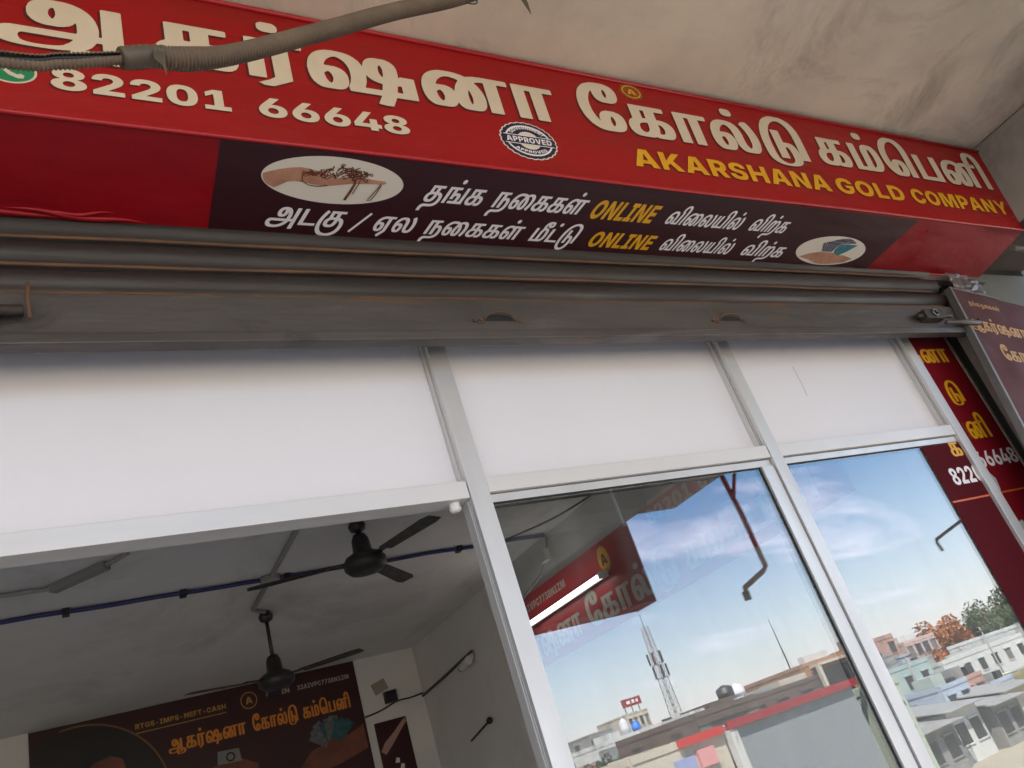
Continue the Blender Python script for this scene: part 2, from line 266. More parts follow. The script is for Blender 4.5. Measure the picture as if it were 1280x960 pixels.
   (1019, [[186, -15, 162, -11, 126, 1, 102, 13, 66, 40, 41, 74, 29, 98, 17, 130, 9, 170, 4, 206, 5, 278, 21, 366, 53, 434, 76, 466, 110, 500, 150, 527, 182, 543, 250, 564, 310, 572, 410, 572, 426, 568, 454, 568, 498, 559, 534, 547, 566, 531, 582, 520, 624, 478, 647, 438, 663, 386, 672, 334, 677, 194, 685, 150, 701, 114, 716, 94, 746, 76, 760, 82, 780, 102, 791, 118, 803, 146, 812, 186, 812, 294, 799, 358, 778, 416, 751, 466, 726, 503, 696, 538, 694, 546, 701, 554, 762, 595, 782, 603, 858, 604, 880, 594, 927, 526, 975, 430, 1000, 346, 1008, 290, 1008, 202, 995, 134, 987, 110, 967, 70, 934, 32, 890, 5, 854, -7, 806, -16, 678, -16, 650, -12, 606, 1, 558, 28, 532, 54, 521, 70, 497, 122, 484, 178, 480, 210, 480, 286, 477, 302, 476, 330, 459, 398, 438, 435, 414, 460, 390, 475, 358, 484, 314, 471, 276, 446, 233, 398, 209, 350, 206, 337, 214, 332, 326, 332, 350, 328, 398, 311, 430, 288, 459, 250, 471, 218, 476, 194, 476, 134, 467, 94, 438, 44, 412, 18, 378, 1, 342, -11, 314, -16], [250, 74, 254, 74, 264, 82, 279, 106, 288, 138, 288, 170, 275, 214, 258, 236, 242, 244, 222, 235, 194, 214, 192, 186, 201, 142, 213, 114, 228, 90], [458, 673, 417, 690, 402, 705, 393, 722, 393, 762, 398, 778, 410, 795, 436, 810, 454, 816, 566, 816, 598, 803, 610, 794, 619, 782, 628, 762, 628, 726, 619, 706, 602, 689, 554, 672]]),
   (1023, [[352, -301, 288, -289, 244, -273, 212, -257, 168, -226, 130, -188, 99, -144, 76, -102, 59, -60, 34, 28, 22, 104, 22, 144, 18, 160, 18, 296, 30, 404, 43, 464, 63, 528, 99, 608, 154, 688, 204, 738, 239, 764, 312, 805, 380, 829, 436, 842, 472, 846, 656, 846, 708, 837, 772, 817, 841, 780, 860, 766, 902, 724, 925, 692, 961, 612, 974, 560, 986, 468, 986, 4, 980, -2, 964, -6, 816, -6, 792, -1, 777, -88, 765, -124, 741, -172, 718, -204, 688, -234, 636, -267, 588, -285, 504, -302], [414, -212, 436, -214, 488, -197, 516, -178, 546, -148, 557, -132, 581, -80, 594, -24, 598, 12, 598, 104, 589, 156, 577, 192, 556, 222, 536, 233, 507, 216, 498, 204, 498, 8, 496, 0, 476, -6, 328, -6, 308, 1, 306, 544, 309, 552, 328, 558, 476, 558, 496, 552, 498, 544, 500, 325, 508, 322, 628, 322, 692, 301, 720, 282, 745, 256, 773, 204, 788, 148, 792, 146, 794, 152, 794, 412, 790, 424, 790, 464, 782, 524, 761, 604, 737, 656, 722, 676, 684, 714, 648, 737, 620, 749, 584, 758, 536, 758, 472, 741, 416, 713, 360, 670, 320, 625, 279, 560, 247, 484, 226, 404, 214, 324, 210, 196, 214, 180, 214, 128, 218, 88, 239, -16, 251, -52, 271, -96, 310, -152, 356, -189, 388, -205]]),
  ]),
 'T': (26,
  {"தங்க": [4, 11, 2], "நைககள்": [5, 10, 2, 2, 15], "விைலயில்": [8, 9, 10, 7, 6, 9, 14], "விற்க": [8, 9, 13, 2], "அடகு": [0, 3, 16], "ஏல": [1, 7], "மீட்டு": [18, 12, 17]},
  [
   (1215, [[995, -154, 989, -144, 989, 88, 983, 98, 879, 96, 849, 48, 799, -6, 739, -49, 683, -77, 603, -105, 547, -118, 443, -130, 279, -130, 235, -126, 171, -113, 113, -92, 55, -54, 30, -24, 10, 20, 5, 76, 18, 116, 43, 146, 83, 169, 119, 178, 155, 182, 738, 184, 745, 204, 745, 292, 728, 356, 712, 388, 703, 395, 697, 384, 692, 340, 669, 296, 631, 263, 607, 251, 559, 238, 431, 238, 395, 247, 346, 272, 306, 316, 289, 364, 289, 420, 298, 456, 319, 493, 346, 520, 387, 545, 443, 562, 499, 570, 587, 570, 687, 553, 751, 525, 811, 482, 860, 420, 884, 372, 896, 336, 905, 288, 903, 185, 983, 182, 989, 192, 989, 552, 999, 558, 1143, 558, 1149, 548, 1149, -148, 1139, -154], [345, -44, 379, -46, 463, -38, 559, -13, 611, 11, 648, 36, 677, 60, 701, 88, 702, 96, 223, 98, 195, 93, 173, 80, 165, 60, 170, 28, 187, 2, 215, -17, 259, -33], [485, 324, 503, 321, 524, 332, 544, 352, 552, 376, 553, 432, 540, 468, 527, 485, 503, 481, 466, 460, 450, 440, 442, 420, 441, 380, 446, 364, 459, 342]]),
   (870, [[425, -211, 361, -156, 355, -146, 546, 30, 545, 469, 425, 471, 369, 463, 321, 450, 261, 416, 233, 387, 205, 343, 203, 334, 209, 328, 245, 335, 329, 336, 397, 318, 429, 300, 459, 270, 482, 222, 487, 202, 487, 134, 478, 98, 458, 58, 429, 28, 405, 13, 369, -3, 321, -12, 225, -12, 157, 5, 105, 36, 72, 74, 44, 134, 31, 206, 36, 302, 52, 362, 72, 402, 99, 438, 133, 472, 165, 495, 221, 522, 313, 547, 389, 556, 873, 554, 873, 474, 717, 472, 708, 466, 705, -2, 491, -198, 469, -212], [263, 74, 277, 73, 305, 88, 322, 110, 331, 138, 331, 186, 322, 210, 299, 238, 265, 251, 241, 246, 209, 231, 186, 214, 183, 206, 188, 162, 208, 114, 236, 86]]),
   (900, [[222, -11, 134, 9, 77, 42, 46, 78, 34, 102, 25, 138, 25, 174, 42, 230, 66, 264, 136, 310, 138, 553, 770, 554, 772, 482, 766, 472, 574, 469, 573, 342, 578, 336, 678, 332, 730, 323, 798, 295, 836, 266, 863, 222, 876, 170, 871, 110, 859, 78, 842, 52, 818, 28, 794, 13, 766, 1, 722, -8, 586, -8, 533, 2, 530, 14, 550, 82, 594, 84, 630, 76, 666, 81, 684, 90, 702, 109, 716, 146, 711, 194, 684, 226, 630, 247, 578, 252, 572, 242, 572, 174, 559, 118, 540, 78, 504, 38, 462, 13, 386, -8, 346, -12], [288, 74, 318, 76, 348, 86, 366, 96, 391, 122, 403, 146, 412, 182, 410, 250, 310, 252, 262, 244, 222, 227, 198, 202, 190, 186, 185, 158, 198, 117, 218, 97, 249, 82], [293, 334, 410, 339, 410, 470, 290, 469, 288, 342]]),
   (747, [[71, 0, 65, 10, 65, 546, 71, 556, 219, 556, 229, 550, 232, 86, 743, 84, 753, 78, 753, 10, 747, 0]]),
   (899, [[37, -321, 29, -311, 24, -275, 24, -219, 29, -195, 49, -150, 97, -106, 145, -86, 197, -77, 421, -77, 525, -69, 585, -56, 641, -32, 683, 5, 702, 37, 715, 85, 715, 125, 710, 149, 687, 193, 669, 210, 633, 230, 581, 245, 576, 241, 567, 145, 551, 97, 529, 64, 509, 43, 469, 16, 437, 4, 377, -9, 241, -13, 161, 0, 129, 12, 81, 39, 53, 68, 33, 105, 24, 145, 24, 169, 33, 209, 64, 261, 89, 282, 138, 309, 141, 552, 769, 553, 771, 481, 765, 471, 577, 468, 576, 341, 581, 335, 657, 327, 737, 306, 803, 269, 846, 221, 862, 189, 871, 157, 875, 129, 875, 61, 858, 1, 827, -47, 797, -77, 745, -112, 697, -132, 649, -145, 517, -161, 297, -161, 249, -170, 213, -189, 193, -219, 188, -235, 185, -315, 113, -321], [271, 77, 313, 75, 345, 84, 365, 95, 387, 117, 402, 145, 411, 177, 415, 213, 413, 253, 349, 255, 297, 251, 245, 238, 205, 214, 188, 181, 188, 141, 193, 125, 213, 100], [290, 337, 413, 338, 413, 469, 289, 468]]),
   (867, [[37, -321, 28, -311, 23, -275, 23, -219, 28, -195, 49, -150, 97, -106, 145, -86, 197, -77, 413, -77, 477, -73, 529, -65, 573, -52, 606, -35, 646, 1, 670, 45, 683, 109, 678, 177, 662, 225, 647, 245, 625, 262, 597, 274, 581, 274, 525, 250, 515, 237, 513, 2, 353, 1, 350, 465, 341, 471, 233, 471, 227, 461, 226, 5, 217, -1, 69, 1, 69, 552, 684, 553, 684, 473, 517, 468, 515, 357, 521, 353, 573, 363, 649, 363, 701, 354, 733, 342, 766, 321, 805, 278, 826, 237, 838, 193, 843, 97, 826, 13, 797, -40, 769, -73, 721, -108, 669, -132, 629, -144, 549, -157, 489, -161, 293, -161, 237, -174, 211, -191, 192, -219, 187, -235, 184, -315, 113, -321]]),
   (1039, [[203, -10, 159, 2, 123, 25, 94, 59, 70, 123, 65, 163, 68, 555, 219, 557, 229, 551, 229, 155, 234, 127, 247, 101, 263, 86, 287, 77, 331, 98, 353, 123, 356, 555, 507, 557, 517, 551, 517, 95, 519, 87, 527, 85, 811, 87, 813, 551, 823, 557, 971, 554, 970, 3, 355, 1, 307, -11]]),
   (1103, [[217, -11, 157, 5, 125, 21, 89, 52, 52, 114, 36, 174, 31, 274, 44, 346, 60, 390, 80, 426, 103, 458, 133, 488, 169, 515, 225, 543, 277, 559, 329, 568, 461, 568, 493, 564, 557, 547, 597, 527, 637, 496, 657, 471, 681, 428, 690, 402, 707, 306, 712, 194, 725, 140, 741, 113, 760, 94, 785, 81, 809, 76, 851, 94, 878, 126, 890, 150, 899, 186, 903, 262, 895, 322, 870, 402, 834, 470, 782, 542, 801, 559, 869, 599, 921, 600, 939, 586, 986, 518, 1026, 442, 1046, 386, 1063, 306, 1063, 198, 1054, 150, 1030, 90, 989, 40, 941, 9, 901, -4, 849, -12, 749, -12, 721, -8, 673, 5, 636, 26, 600, 58, 572, 106, 560, 138, 548, 198, 539, 330, 518, 402, 499, 430, 465, 459, 409, 480, 369, 480, 313, 463, 253, 424, 220, 382, 204, 350, 201, 330, 253, 336, 357, 332, 397, 319, 429, 300, 458, 270, 482, 222, 487, 198, 487, 134, 482, 110, 455, 54, 427, 26, 381, 1, 325, -12], [260, 74, 281, 73, 301, 84, 318, 102, 331, 138, 331, 186, 322, 210, 303, 234, 265, 252, 209, 231, 187, 214, 183, 202, 188, 162, 208, 114, 225, 92]]),
   (1133, [[217, -11, 149, 9, 108, 34, 91, 50, 68, 82, 52, 114, 40, 154, 32, 206, 36, 310, 56, 382, 72, 414, 103, 458, 157, 507, 225, 543, 281, 560, 333, 568, 469, 568, 501, 564, 565, 547, 609, 527, 649, 500, 682, 466, 714, 414, 735, 346, 739, 318, 739, 234, 726, 170, 698, 86, 897, 84, 905, 86, 907, 94, 908, 550, 917, 556, 1065, 553, 1065, 2, 532, 2, 528, 10, 527, 70, 550, 118, 566, 166, 575, 214, 575, 310, 566, 350, 538, 406, 501, 443, 477, 459, 433, 475, 373, 480, 313, 463, 269, 436, 224, 386, 208, 358, 201, 330, 253, 336, 357, 332, 397, 319, 429, 300, 458, 270, 482, 222, 487, 198, 487, 134, 482, 110, 455, 54, 427, 26, 381, 1, 325, -12], [260, 74, 277, 73, 305, 88, 318, 102, 331, 138, 331, 186, 322, 210, 303, 234, 265, 252, 209, 231, 186, 214, 183, 206, 188, 162, 208, 114, 224, 94]]),
   (293, [[72, 0, 66, 10, 66, 490, 62, 558, 41, 658, 12, 707, -10, 730, -48, 751, -88, 759, -121, 750, -145, 738, -174, 710, -185, 690, -193, 658, -189, 590, -165, 518, -320, 516, -337, 542, -354, 614, -353, 662, -341, 714, -316, 759, -284, 792, -220, 827, -148, 844, -16, 844, 32, 835, 84, 815, 132, 784, 172, 739, 197, 694, 214, 638, 226, 550, 226, 6, 216, 0]]),
   (1266, [[217, -11, 193, -7, 133, 17, 101, 40, 68, 82, 52, 114, 36, 174, 31, 270, 36, 302, 52, 362, 85, 423, 137, 480, 181, 511, 221, 531, 277, 551, 337, 564, 377, 568, 529, 568, 629, 551, 709, 523, 761, 547, 821, 564, 849, 568, 977, 568, 1057, 551, 1105, 527, 1137, 504, 1163, 478, 1198, 422, 1214, 378, 1227, 314, 1223, 206, 1214, 162, 1190, 90, 1162, 34, 1133, -10, 1081, -11, 993, 38, 1038, 126, 1059, 198, 1063, 306, 1054, 354, 1029, 407, 1011, 430, 983, 454, 949, 471, 913, 480, 881, 480, 829, 467, 810, 454, 859, 402, 882, 370, 910, 318, 926, 270, 935, 214, 935, 166, 918, 90, 897, 53, 873, 28, 829, 1, 777, -12, 681, -12, 620, 2, 584, 22, 559, 46, 532, 90, 516, 154, 516, 226, 528, 290, 540, 326, 564, 374, 610, 438, 609, 446, 569, 463, 481, 480, 413, 480, 353, 467, 321, 455, 268, 422, 231, 386, 206, 346, 204, 330, 253, 336, 357, 332, 397, 319, 427, 302, 462, 266, 482, 222, 487, 198, 487, 138, 483, 114, 473, 84, 455, 54, 429, 28, 401, 9, 369, -3, 325, -12], [260, 74, 281, 73, 301, 84, 318, 102, 331, 138, 331, 186, 322, 210, 303, 234, 265, 252, 209, 231, 187, 214, 183, 202, 188, 166, 201, 126, 225, 92], [720, 74, 745, 84, 766, 118, 775, 154, 775, 222, 754, 302, 738, 334, 717, 361, 709, 355, 700, 338, 680, 278, 672, 218, 671, 170, 680, 122, 688, 106, 699, 90]]),
   (1149, [[71, 0, 65, 10, 68, 554, 702, 554, 705, 482, 699, 472, 511, 469, 509, 354, 515, 350, 555, 360, 687, 360, 723, 351, 771, 324, 796, 294, 811, 264, 821, 218, 821, 186, 812, 142, 789, 90, 791, 85, 799, 84, 911, 84, 921, 90, 923, 553, 1083, 553, 1082, 2, 352, 2, 349, 74, 355, 84, 623, 86, 648, 130, 656, 158, 656, 218, 644, 246, 631, 260, 611, 271, 591, 275, 555, 263, 511, 238, 506, 150, 352, 150, 349, 466, 339, 472, 239, 472, 232, 470, 229, 462, 229, 6, 219, 0], [535, 673, 511, 681, 482, 710, 473, 746, 478, 770, 489, 790, 515, 811, 531, 816, 619, 816, 651, 800, 673, 762, 673, 730, 661, 702, 643, 685, 611, 672]]),
   (747, [[71, 0, 65, 10, 65, 546, 71, 556, 219, 556, 229, 550, 232, 86, 743, 84, 753, 78, 753, 10, 747, 0], [343, 673, 311, 688, 298, 702, 286, 726, 285, 758, 297, 786, 319, 807, 343, 816, 427, 816, 455, 804, 476, 782, 485, 754, 484, 730, 469, 698, 447, 681, 419, 672]]),
   (951, [[35, -321, 26, -311, 21, -275, 25, -199, 46, -151, 81, -115, 119, -94, 163, -81, 199, -77, 427, -77, 487, -73, 563, -61, 616, -43, 667, -13, 688, 9, 707, 37, 735, 109, 748, 201, 744, 321, 731, 377, 715, 413, 687, 451, 651, 474, 615, 483, 579, 470, 553, 449, 538, 429, 521, 377, 517, 341, 516, 5, 507, -1, 359, 1, 357, 345, 352, 393, 343, 429, 328, 457, 303, 478, 279, 478, 246, 449, 229, 401, 225, 361, 224, 5, 215, -1, 71, -1, 65, 9, 65, 401, 82, 469, 101, 501, 151, 546, 191, 562, 219, 567, 335, 567, 359, 563, 407, 542, 443, 514, 491, 546, 539, 563, 563, 567, 695, 567, 747, 554, 775, 542, 815, 515, 855, 469, 883, 417, 904, 345, 913, 277, 908, 153, 891, 73, 859, 1, 832, -39, 795, -77, 755, -104, 703, -128, 643, -145, 511, -161, 291, -161, 235, -174, 209, -191, 190, -219, 185, -235, 182, -315, 111, -321], [443, 672, 407, 684, 384, 709, 377, 729, 377, 757, 387, 786, 407, 806, 447, 819, 507, 819, 544, 805, 563, 786, 572, 765, 572, 725, 563, 704, 544, 685, 527, 676, 503, 671]]),
   (1103, [[217, -11, 157, 5, 125, 21, 89, 52, 52, 114, 36, 174, 31, 274, 44, 346, 60, 390, 80, 426, 103, 458, 133, 488, 169, 515, 225, 543, 277, 559, 329, 568, 461, 568, 493, 564, 557, 547, 597, 527, 637, 496, 657, 471, 681, 428, 690, 402, 707, 306, 712, 194, 725, 140, 741, 113, 760, 94, 785, 81, 809, 76, 851, 94, 878, 126, 890, 150, 899, 186, 903, 262, 895, 322, 870, 402, 834, 470, 782, 542, 801, 559, 869, 599, 921, 600, 939, 586, 986, 518, 1026, 442, 1046, 386, 1063, 306, 1063, 198, 1054, 150, 1030, 90, 989, 40, 941, 9, 901, -4, 849, -12, 749, -12, 721, -8, 673, 5, 636, 26, 600, 58, 572, 106, 560, 138, 548, 198, 539, 330, 518, 402, 499, 430, 465, 459, 409, 480, 369, 480, 313, 463, 253, 424, 220, 382, 204, 350, 201, 330, 253, 336, 357, 332, 397, 319, 429, 300, 458, 270, 482, 222, 487, 198, 487, 134, 482, 110, 455, 54, 427, 26, 381, 1, 325, -12], [260, 74, 281, 73, 301, 84, 318, 102, 331, 138, 331, 186, 322, 210, 303, 234, 265, 252, 209, 231, 187, 214, 183, 202, 188, 162, 208, 114, 225, 92], [513, 673, 476, 690, 456, 718, 452, 750, 467, 790, 493, 811, 513, 816, 597, 816, 630, 798, 642, 782, 651, 758, 651, 730, 639, 702, 621, 685, 589, 672]]),
   (1163, [[217, -11, 149, 9, 108, 34, 91, 50, 68, 82, 52, 114, 40, 154, 32, 206, 36, 310, 57, 384, 99, 454, 137, 492, 181, 523, 257, 555, 325, 568, 457, 568, 521, 555, 561, 540, 566, 542, 569, 553, 577, 556, 1169, 553, 1169, 474, 1009, 472, 1000, 466, 997, 2, 849, 0, 840, 6, 837, 470, 725, 472, 716, 466, 713, 3, 561, 0, 554, 2, 551, 10, 550, 398, 519, 430, 465, 463, 405, 480, 369, 480, 321, 467, 273, 440, 232, 398, 208, 358, 198, 330, 253, 336, 325, 336, 357, 332, 397, 319, 427, 302, 458, 270, 482, 222, 487, 198, 487, 134, 482, 110, 472, 82, 455, 54, 427, 26, 381, 1, 325, -12], [259, 74, 281, 73, 301, 84, 318, 102, 331, 138, 331, 186, 322, 210, 303, 234, 265, 252, 209, 231, 186, 214, 183, 206, 188, 162, 208, 114, 224, 94], [541, 673, 509, 688, 493, 705, 484, 722, 484, 762, 499, 794, 509, 803, 541, 816, 625, 816, 657, 800, 678, 770, 681, 746, 678, 722, 661, 694, 645, 681, 617, 672]]),
   (1158, [[508, -320, 436, -313, 360, -296, 304, -276, 228, -236, 192, -209, 143, -159, 116, -123, 80, -57, 60, 1, 47, 65, 42, 101, 43, 197, 64, 313, 92, 393, 136, 481, 188, 559, 240, 558, 324, 509, 279, 433, 232, 329, 211, 253, 203, 201, 202, 101, 211, 49, 228, -11, 264, -79, 328, -149, 400, -192, 456, -212, 512, -225, 620, -233, 720, -221, 796, -200, 860, -168, 900, -136, 933, -95, 961, -31, 970, 25, 970, 65, 961, 113, 941, 157, 906, 197, 884, 214, 836, 235, 831, 229, 826, 149, 805, 89, 768, 43, 708, 8, 636, -9, 500, -13, 420, 0, 388, 12, 340, 39, 312, 68, 292, 105, 283, 165, 292, 209, 311, 245, 347, 281, 397, 309, 400, 552, 1028, 553, 1030, 481, 1024, 471, 832, 468, 831, 337, 836, 331, 864, 331, 924, 318, 1000, 286, 1042, 257, 1070, 229, 1093, 197, 1125, 121, 1134, 69, 1130, -23, 1109, -95, 1093, -127, 1062, -171, 1002, -227, 922, -271, 864, -292, 792, -309, 696, -321], [530, 77, 572, 75, 604, 84, 624, 95, 646, 117, 661, 145, 670, 177, 674, 213, 672, 253, 608, 255, 556, 251, 504, 238, 464, 214, 447, 181, 447, 141, 452, 125, 464, 107, 484, 92], [549, 337, 672, 338, 672, 469, 548, 468]]),
   (1115, [[400, -301, 352, -294, 292, -277, 244, -253, 202, -224, 143, -160, 115, -116, 91, -64, 62, 36, 46, 160, 50, 340, 66, 432, 91, 516, 135, 608, 194, 688, 228, 721, 266, 752, 352, 800, 432, 828, 540, 846, 684, 845, 760, 833, 816, 816, 888, 780, 924, 753, 960, 718, 997, 664, 1020, 608, 1041, 520, 1050, 444, 1049, 8, 1040, 2, 900, 2, 890, 8, 890, 368, 881, 476, 872, 528, 852, 596, 829, 644, 813, 664, 760, 712, 712, 736, 648, 753, 616, 758, 560, 753, 504, 740, 450, 720, 372, 669, 308, 601, 255, 508, 222, 400, 206, 288, 206, 148, 223, 28, 243, -40, 263, -84, 304, -142, 360, -185, 432, -210, 460, -214, 500, -210, 544, -197, 576, -181, 617, -144, 648, -92, 669, -12, 674, 88, 660, 164, 649, 192, 634, 212, 620, 224, 588, 237, 564, 232, 522, 208, 520, 4, 360, 4, 358, 548, 364, 557, 520, 555, 524, 320, 568, 326, 648, 325, 716, 308, 756, 285, 781, 260, 801, 232, 824, 172, 837, 88, 838, 36, 825, -60, 804, -124, 772, -182, 729, -228, 664, -269, 584, -294, 524, -302]]),
   (930, [[71, 0, 65, 10, 68, 554, 219, 556, 229, 550, 231, 87, 395, 84, 401, 94, 401, 398, 414, 458, 430, 490, 455, 522, 437, 582, 433, 638, 450, 706, 483, 759, 522, 794, 565, 818, 599, 831, 663, 844, 815, 844, 843, 840, 875, 831, 907, 815, 937, 790, 961, 742, 964, 714, 960, 682, 950, 654, 937, 634, 911, 613, 887, 601, 831, 588, 747, 588, 691, 601, 663, 616, 630, 654, 621, 682, 619, 719, 602, 702, 581, 646, 581, 598, 591, 570, 687, 568, 727, 559, 775, 539, 803, 520, 825, 498, 848, 466, 868, 426, 884, 374, 893, 322, 893, 206, 876, 134, 860, 102, 831, 64, 771, 25, 711, 8, 643, 0], [564, 86, 587, 84, 639, 93, 688, 118, 712, 150, 729, 210, 733, 258, 729, 330, 708, 410, 691, 439, 665, 466, 635, 480, 611, 475, 585, 454, 574, 434, 565, 402, 561, 350], [777, 666, 791, 663, 807, 672, 820, 690, 822, 710, 820, 730, 811, 747, 795, 759, 767, 766, 754, 746, 749, 710, 758, 682]]),
  ]),
 'L': (20,
  {"82201": [24, 22, 22, 20, 21], "66648": [27, 27, 27, 26, 24], "AKARSHANA": [0, 8, 0, 14, 15, 6, 0, 11, 0], "GOLD": [5, 12, 9, 2], "COMPANY": [1, 12, 10, 13, 0, 11, 18], "APPROVED": [0, 13, 13, 14, 12, 17, 3, 2], "ONLINE": [12, 11, 9, 7, 11, 3], "RTGS-IMPS-NEFT-CASH": [14, 16, 5, 15, 29, 7, 10, 13, 15, 29, 11, 3, 4, 16, 29, 1, 0, 15, 6], "GSTIN": [5, 15, 16, 7, 11], "33AIVPC7738N1ZM": [25, 25, 0, 7, 17, 13, 1, 23, 23, 25, 24, 11, 21, 19, 10], "GOVERNMENT": [5, 12, 17, 3, 14, 11, 10, 3, 11, 16], "+/:": [30, 31, 28], "/": [31], "A": [0]},
  [
   (782, [[30, 1, 25, 8, 29, 22, 262, 722, 275, 730, 510, 728, 676, 248, 751, 22, 754, 2, 551, 2, 511, 128, 500, 145, 285, 145, 270, 138, 236, 22, 225, 2], [319, 288, 450, 285, 461, 292, 391, 552, 385, 559, 374, 532, 318, 302]]),
   (746, [[345, -8, 270, 7, 210, 32, 160, 65, 100, 131, 69, 188, 47, 258, 37, 318, 37, 408, 49, 478, 73, 548, 110, 609, 165, 665, 200, 689, 280, 724, 330, 735, 440, 735, 495, 724, 535, 709, 605, 669, 637, 638, 671, 593, 686, 563, 707, 493, 706, 468, 530, 466, 522, 473, 506, 518, 490, 539, 440, 569, 415, 575, 365, 575, 315, 559, 295, 545, 264, 513, 244, 473, 232, 433, 227, 398, 227, 323, 239, 268, 259, 223, 277, 198, 310, 171, 350, 156, 400, 151, 445, 162, 480, 180, 501, 203, 522, 253, 530, 260, 700, 260, 710, 253, 701, 208, 681, 158, 655, 116, 627, 83, 591, 53, 525, 16, 485, 2, 425, -9]]),
   (723, [[59, 0, 52, 12, 54, 727, 64, 730, 314, 730, 334, 725, 389, 725, 474, 704, 534, 674, 574, 645, 604, 614, 645, 552, 670, 488, 687, 388, 682, 292, 665, 222, 635, 158, 612, 122, 589, 97, 539, 56, 504, 36, 429, 10, 359, 0], [240, 162, 359, 160, 389, 166, 439, 190, 462, 212, 480, 242, 497, 298, 502, 342, 497, 428, 470, 502, 434, 540, 409, 554, 339, 570, 249, 570, 237, 562, 237, 172]]),
   (611, [[59, 0, 52, 12, 54, 727, 64, 730, 564, 728, 567, 718, 567, 592, 559, 580, 249, 580, 239, 577, 237, 452, 240, 442, 534, 440, 542, 428, 542, 308, 539, 298, 529, 295, 244, 295, 237, 282, 237, 162, 239, 153, 249, 150, 559, 150, 567, 138, 564, 3, 554, 0]]),
   (585, [[59, 0, 52, 12, 54, 727, 64, 730, 554, 728, 557, 718, 557, 592, 554, 582, 249, 580, 239, 577, 237, 568, 239, 408, 249, 405, 519, 402, 522, 392, 519, 258, 509, 255, 240, 252, 237, 242, 234, 3, 224, 0]]),
   (753, [[350, -8, 290, 2, 245, 17, 195, 42, 155, 70, 104, 128, 64, 203, 42, 283, 37, 328, 37, 398, 42, 443, 64, 523, 89, 573, 127, 628, 178, 673, 255, 714, 310, 730, 340, 735, 445, 735, 495, 724, 535, 709, 575, 689, 615, 660, 642, 633, 671, 593, 696, 538, 702, 498, 690, 490, 525, 491, 516, 498, 500, 529, 480, 550, 445, 569, 420, 575, 365, 575, 340, 569, 300, 549, 270, 519, 248, 483, 239, 458, 227, 403, 227, 328, 232, 293, 259, 223, 285, 190, 310, 172, 345, 157, 380, 151, 405, 151, 460, 162, 490, 177, 512, 198, 531, 238, 533, 268, 400, 274, 397, 388, 400, 397, 410, 400, 705, 400, 712, 388, 712, 253, 691, 173, 671, 133, 642, 93, 606, 58, 545, 21, 490, 2, 430, -9]]),
   (749, [[59, 0, 52, 12, 54, 727, 64, 730, 224, 730, 234, 727, 237, 458, 240, 448, 499, 445, 509, 448, 512, 458, 514, 727, 524, 730, 694, 728, 697, 718, 694, 3, 684, 0, 524, 0, 514, 3, 512, 282, 509, 292, 249, 295, 239, 292, 237, 282, 234, 3, 224, 0]]),
   (499, [[38, 0, 30, 12, 33, 147, 143, 150, 155, 158, 155, 568, 148, 580, 33, 583, 33, 727, 43, 730, 467, 728, 470, 718, 468, 583, 458, 580, 353, 580, 341, 572, 340, 162, 348, 150, 468, 147, 468, 3, 458, 0]]),
   (749, [[59, 0, 52, 12, 54, 727, 64, 730, 224, 730, 234, 727, 234, 390, 239, 392, 334, 529, 493, 728, 708, 728, 707, 718, 477, 442, 457, 412, 705, 32, 719, 8, 718, 2, 508, 2, 350, 258, 329, 287, 324, 288, 238, 188, 234, 3, 224, 0]]),
   (565, [[59, 0, 52, 12, 52, 722, 64, 730, 229, 730, 237, 718, 237, 158, 249, 150, 534, 148, 537, 138, 536, 8, 524, 0]]),
   (950, [[59, 0, 52, 12, 52, 718, 55, 728, 339, 727, 350, 702, 425, 458, 474, 240, 481, 248, 523, 452, 609, 727, 619, 730, 884, 730, 894, 727, 897, 12, 894, 2, 724, 0, 712, 8, 714, 540, 708, 532, 645, 292, 560, 22, 550, 2, 409, 0, 396, 8, 308, 278, 241, 528, 234, 535, 236, 8, 224, 0]]),
   (768, [[59, 0, 52, 12, 54, 727, 64, 730, 239, 730, 257, 722, 450, 408, 511, 292, 529, 248, 534, 246, 532, 338, 527, 358, 527, 722, 539, 730, 714, 728, 717, 718, 714, 3, 704, 0, 524, 0, 509, 6, 333, 292, 283, 382, 244, 465, 234, 475, 232, 452, 237, 438, 237, 368, 242, 348, 241, 8, 229, 0]]),
   (774, [[345, -8, 290, 2, 245, 17, 195, 42, 155, 70, 105, 126, 79, 168, 49, 253, 37, 318, 37, 408, 49, 478, 73, 548, 115, 614, 165, 665, 237, 708, 300, 729, 340, 735, 440, 735, 510, 719, 575, 689, 612, 663, 676, 593, 706, 538, 732, 443, 737, 398, 737, 328, 732, 283, 711, 203, 681, 143, 652, 103, 616, 68, 570, 36, 530, 17, 485, 2, 425, -9], [367, 153, 400, 151, 430, 157, 482, 183, 511, 213, 531, 253, 547, 323, 547, 403, 536, 458, 521, 498, 486, 543, 440, 569, 415, 575, 360, 575, 335, 569, 285, 540, 249, 488, 227, 408, 227, 328, 232, 293, 244, 253, 264, 213, 300, 177, 330, 162]]),
   (654, [[59, 0, 52, 12, 54, 727, 64, 730, 344, 730, 364, 725, 409, 725, 484, 704, 536, 672, 572, 638, 598, 598, 615, 552, 627, 492, 627, 452, 610, 378, 579, 321, 539, 280, 504, 256, 439, 231, 374, 220, 240, 218, 237, 208, 234, 3, 224, 0], [240, 368, 329, 365, 374, 376, 409, 401, 430, 442, 432, 492, 421, 528, 404, 550, 374, 569, 329, 580, 239, 577, 237, 378]]),
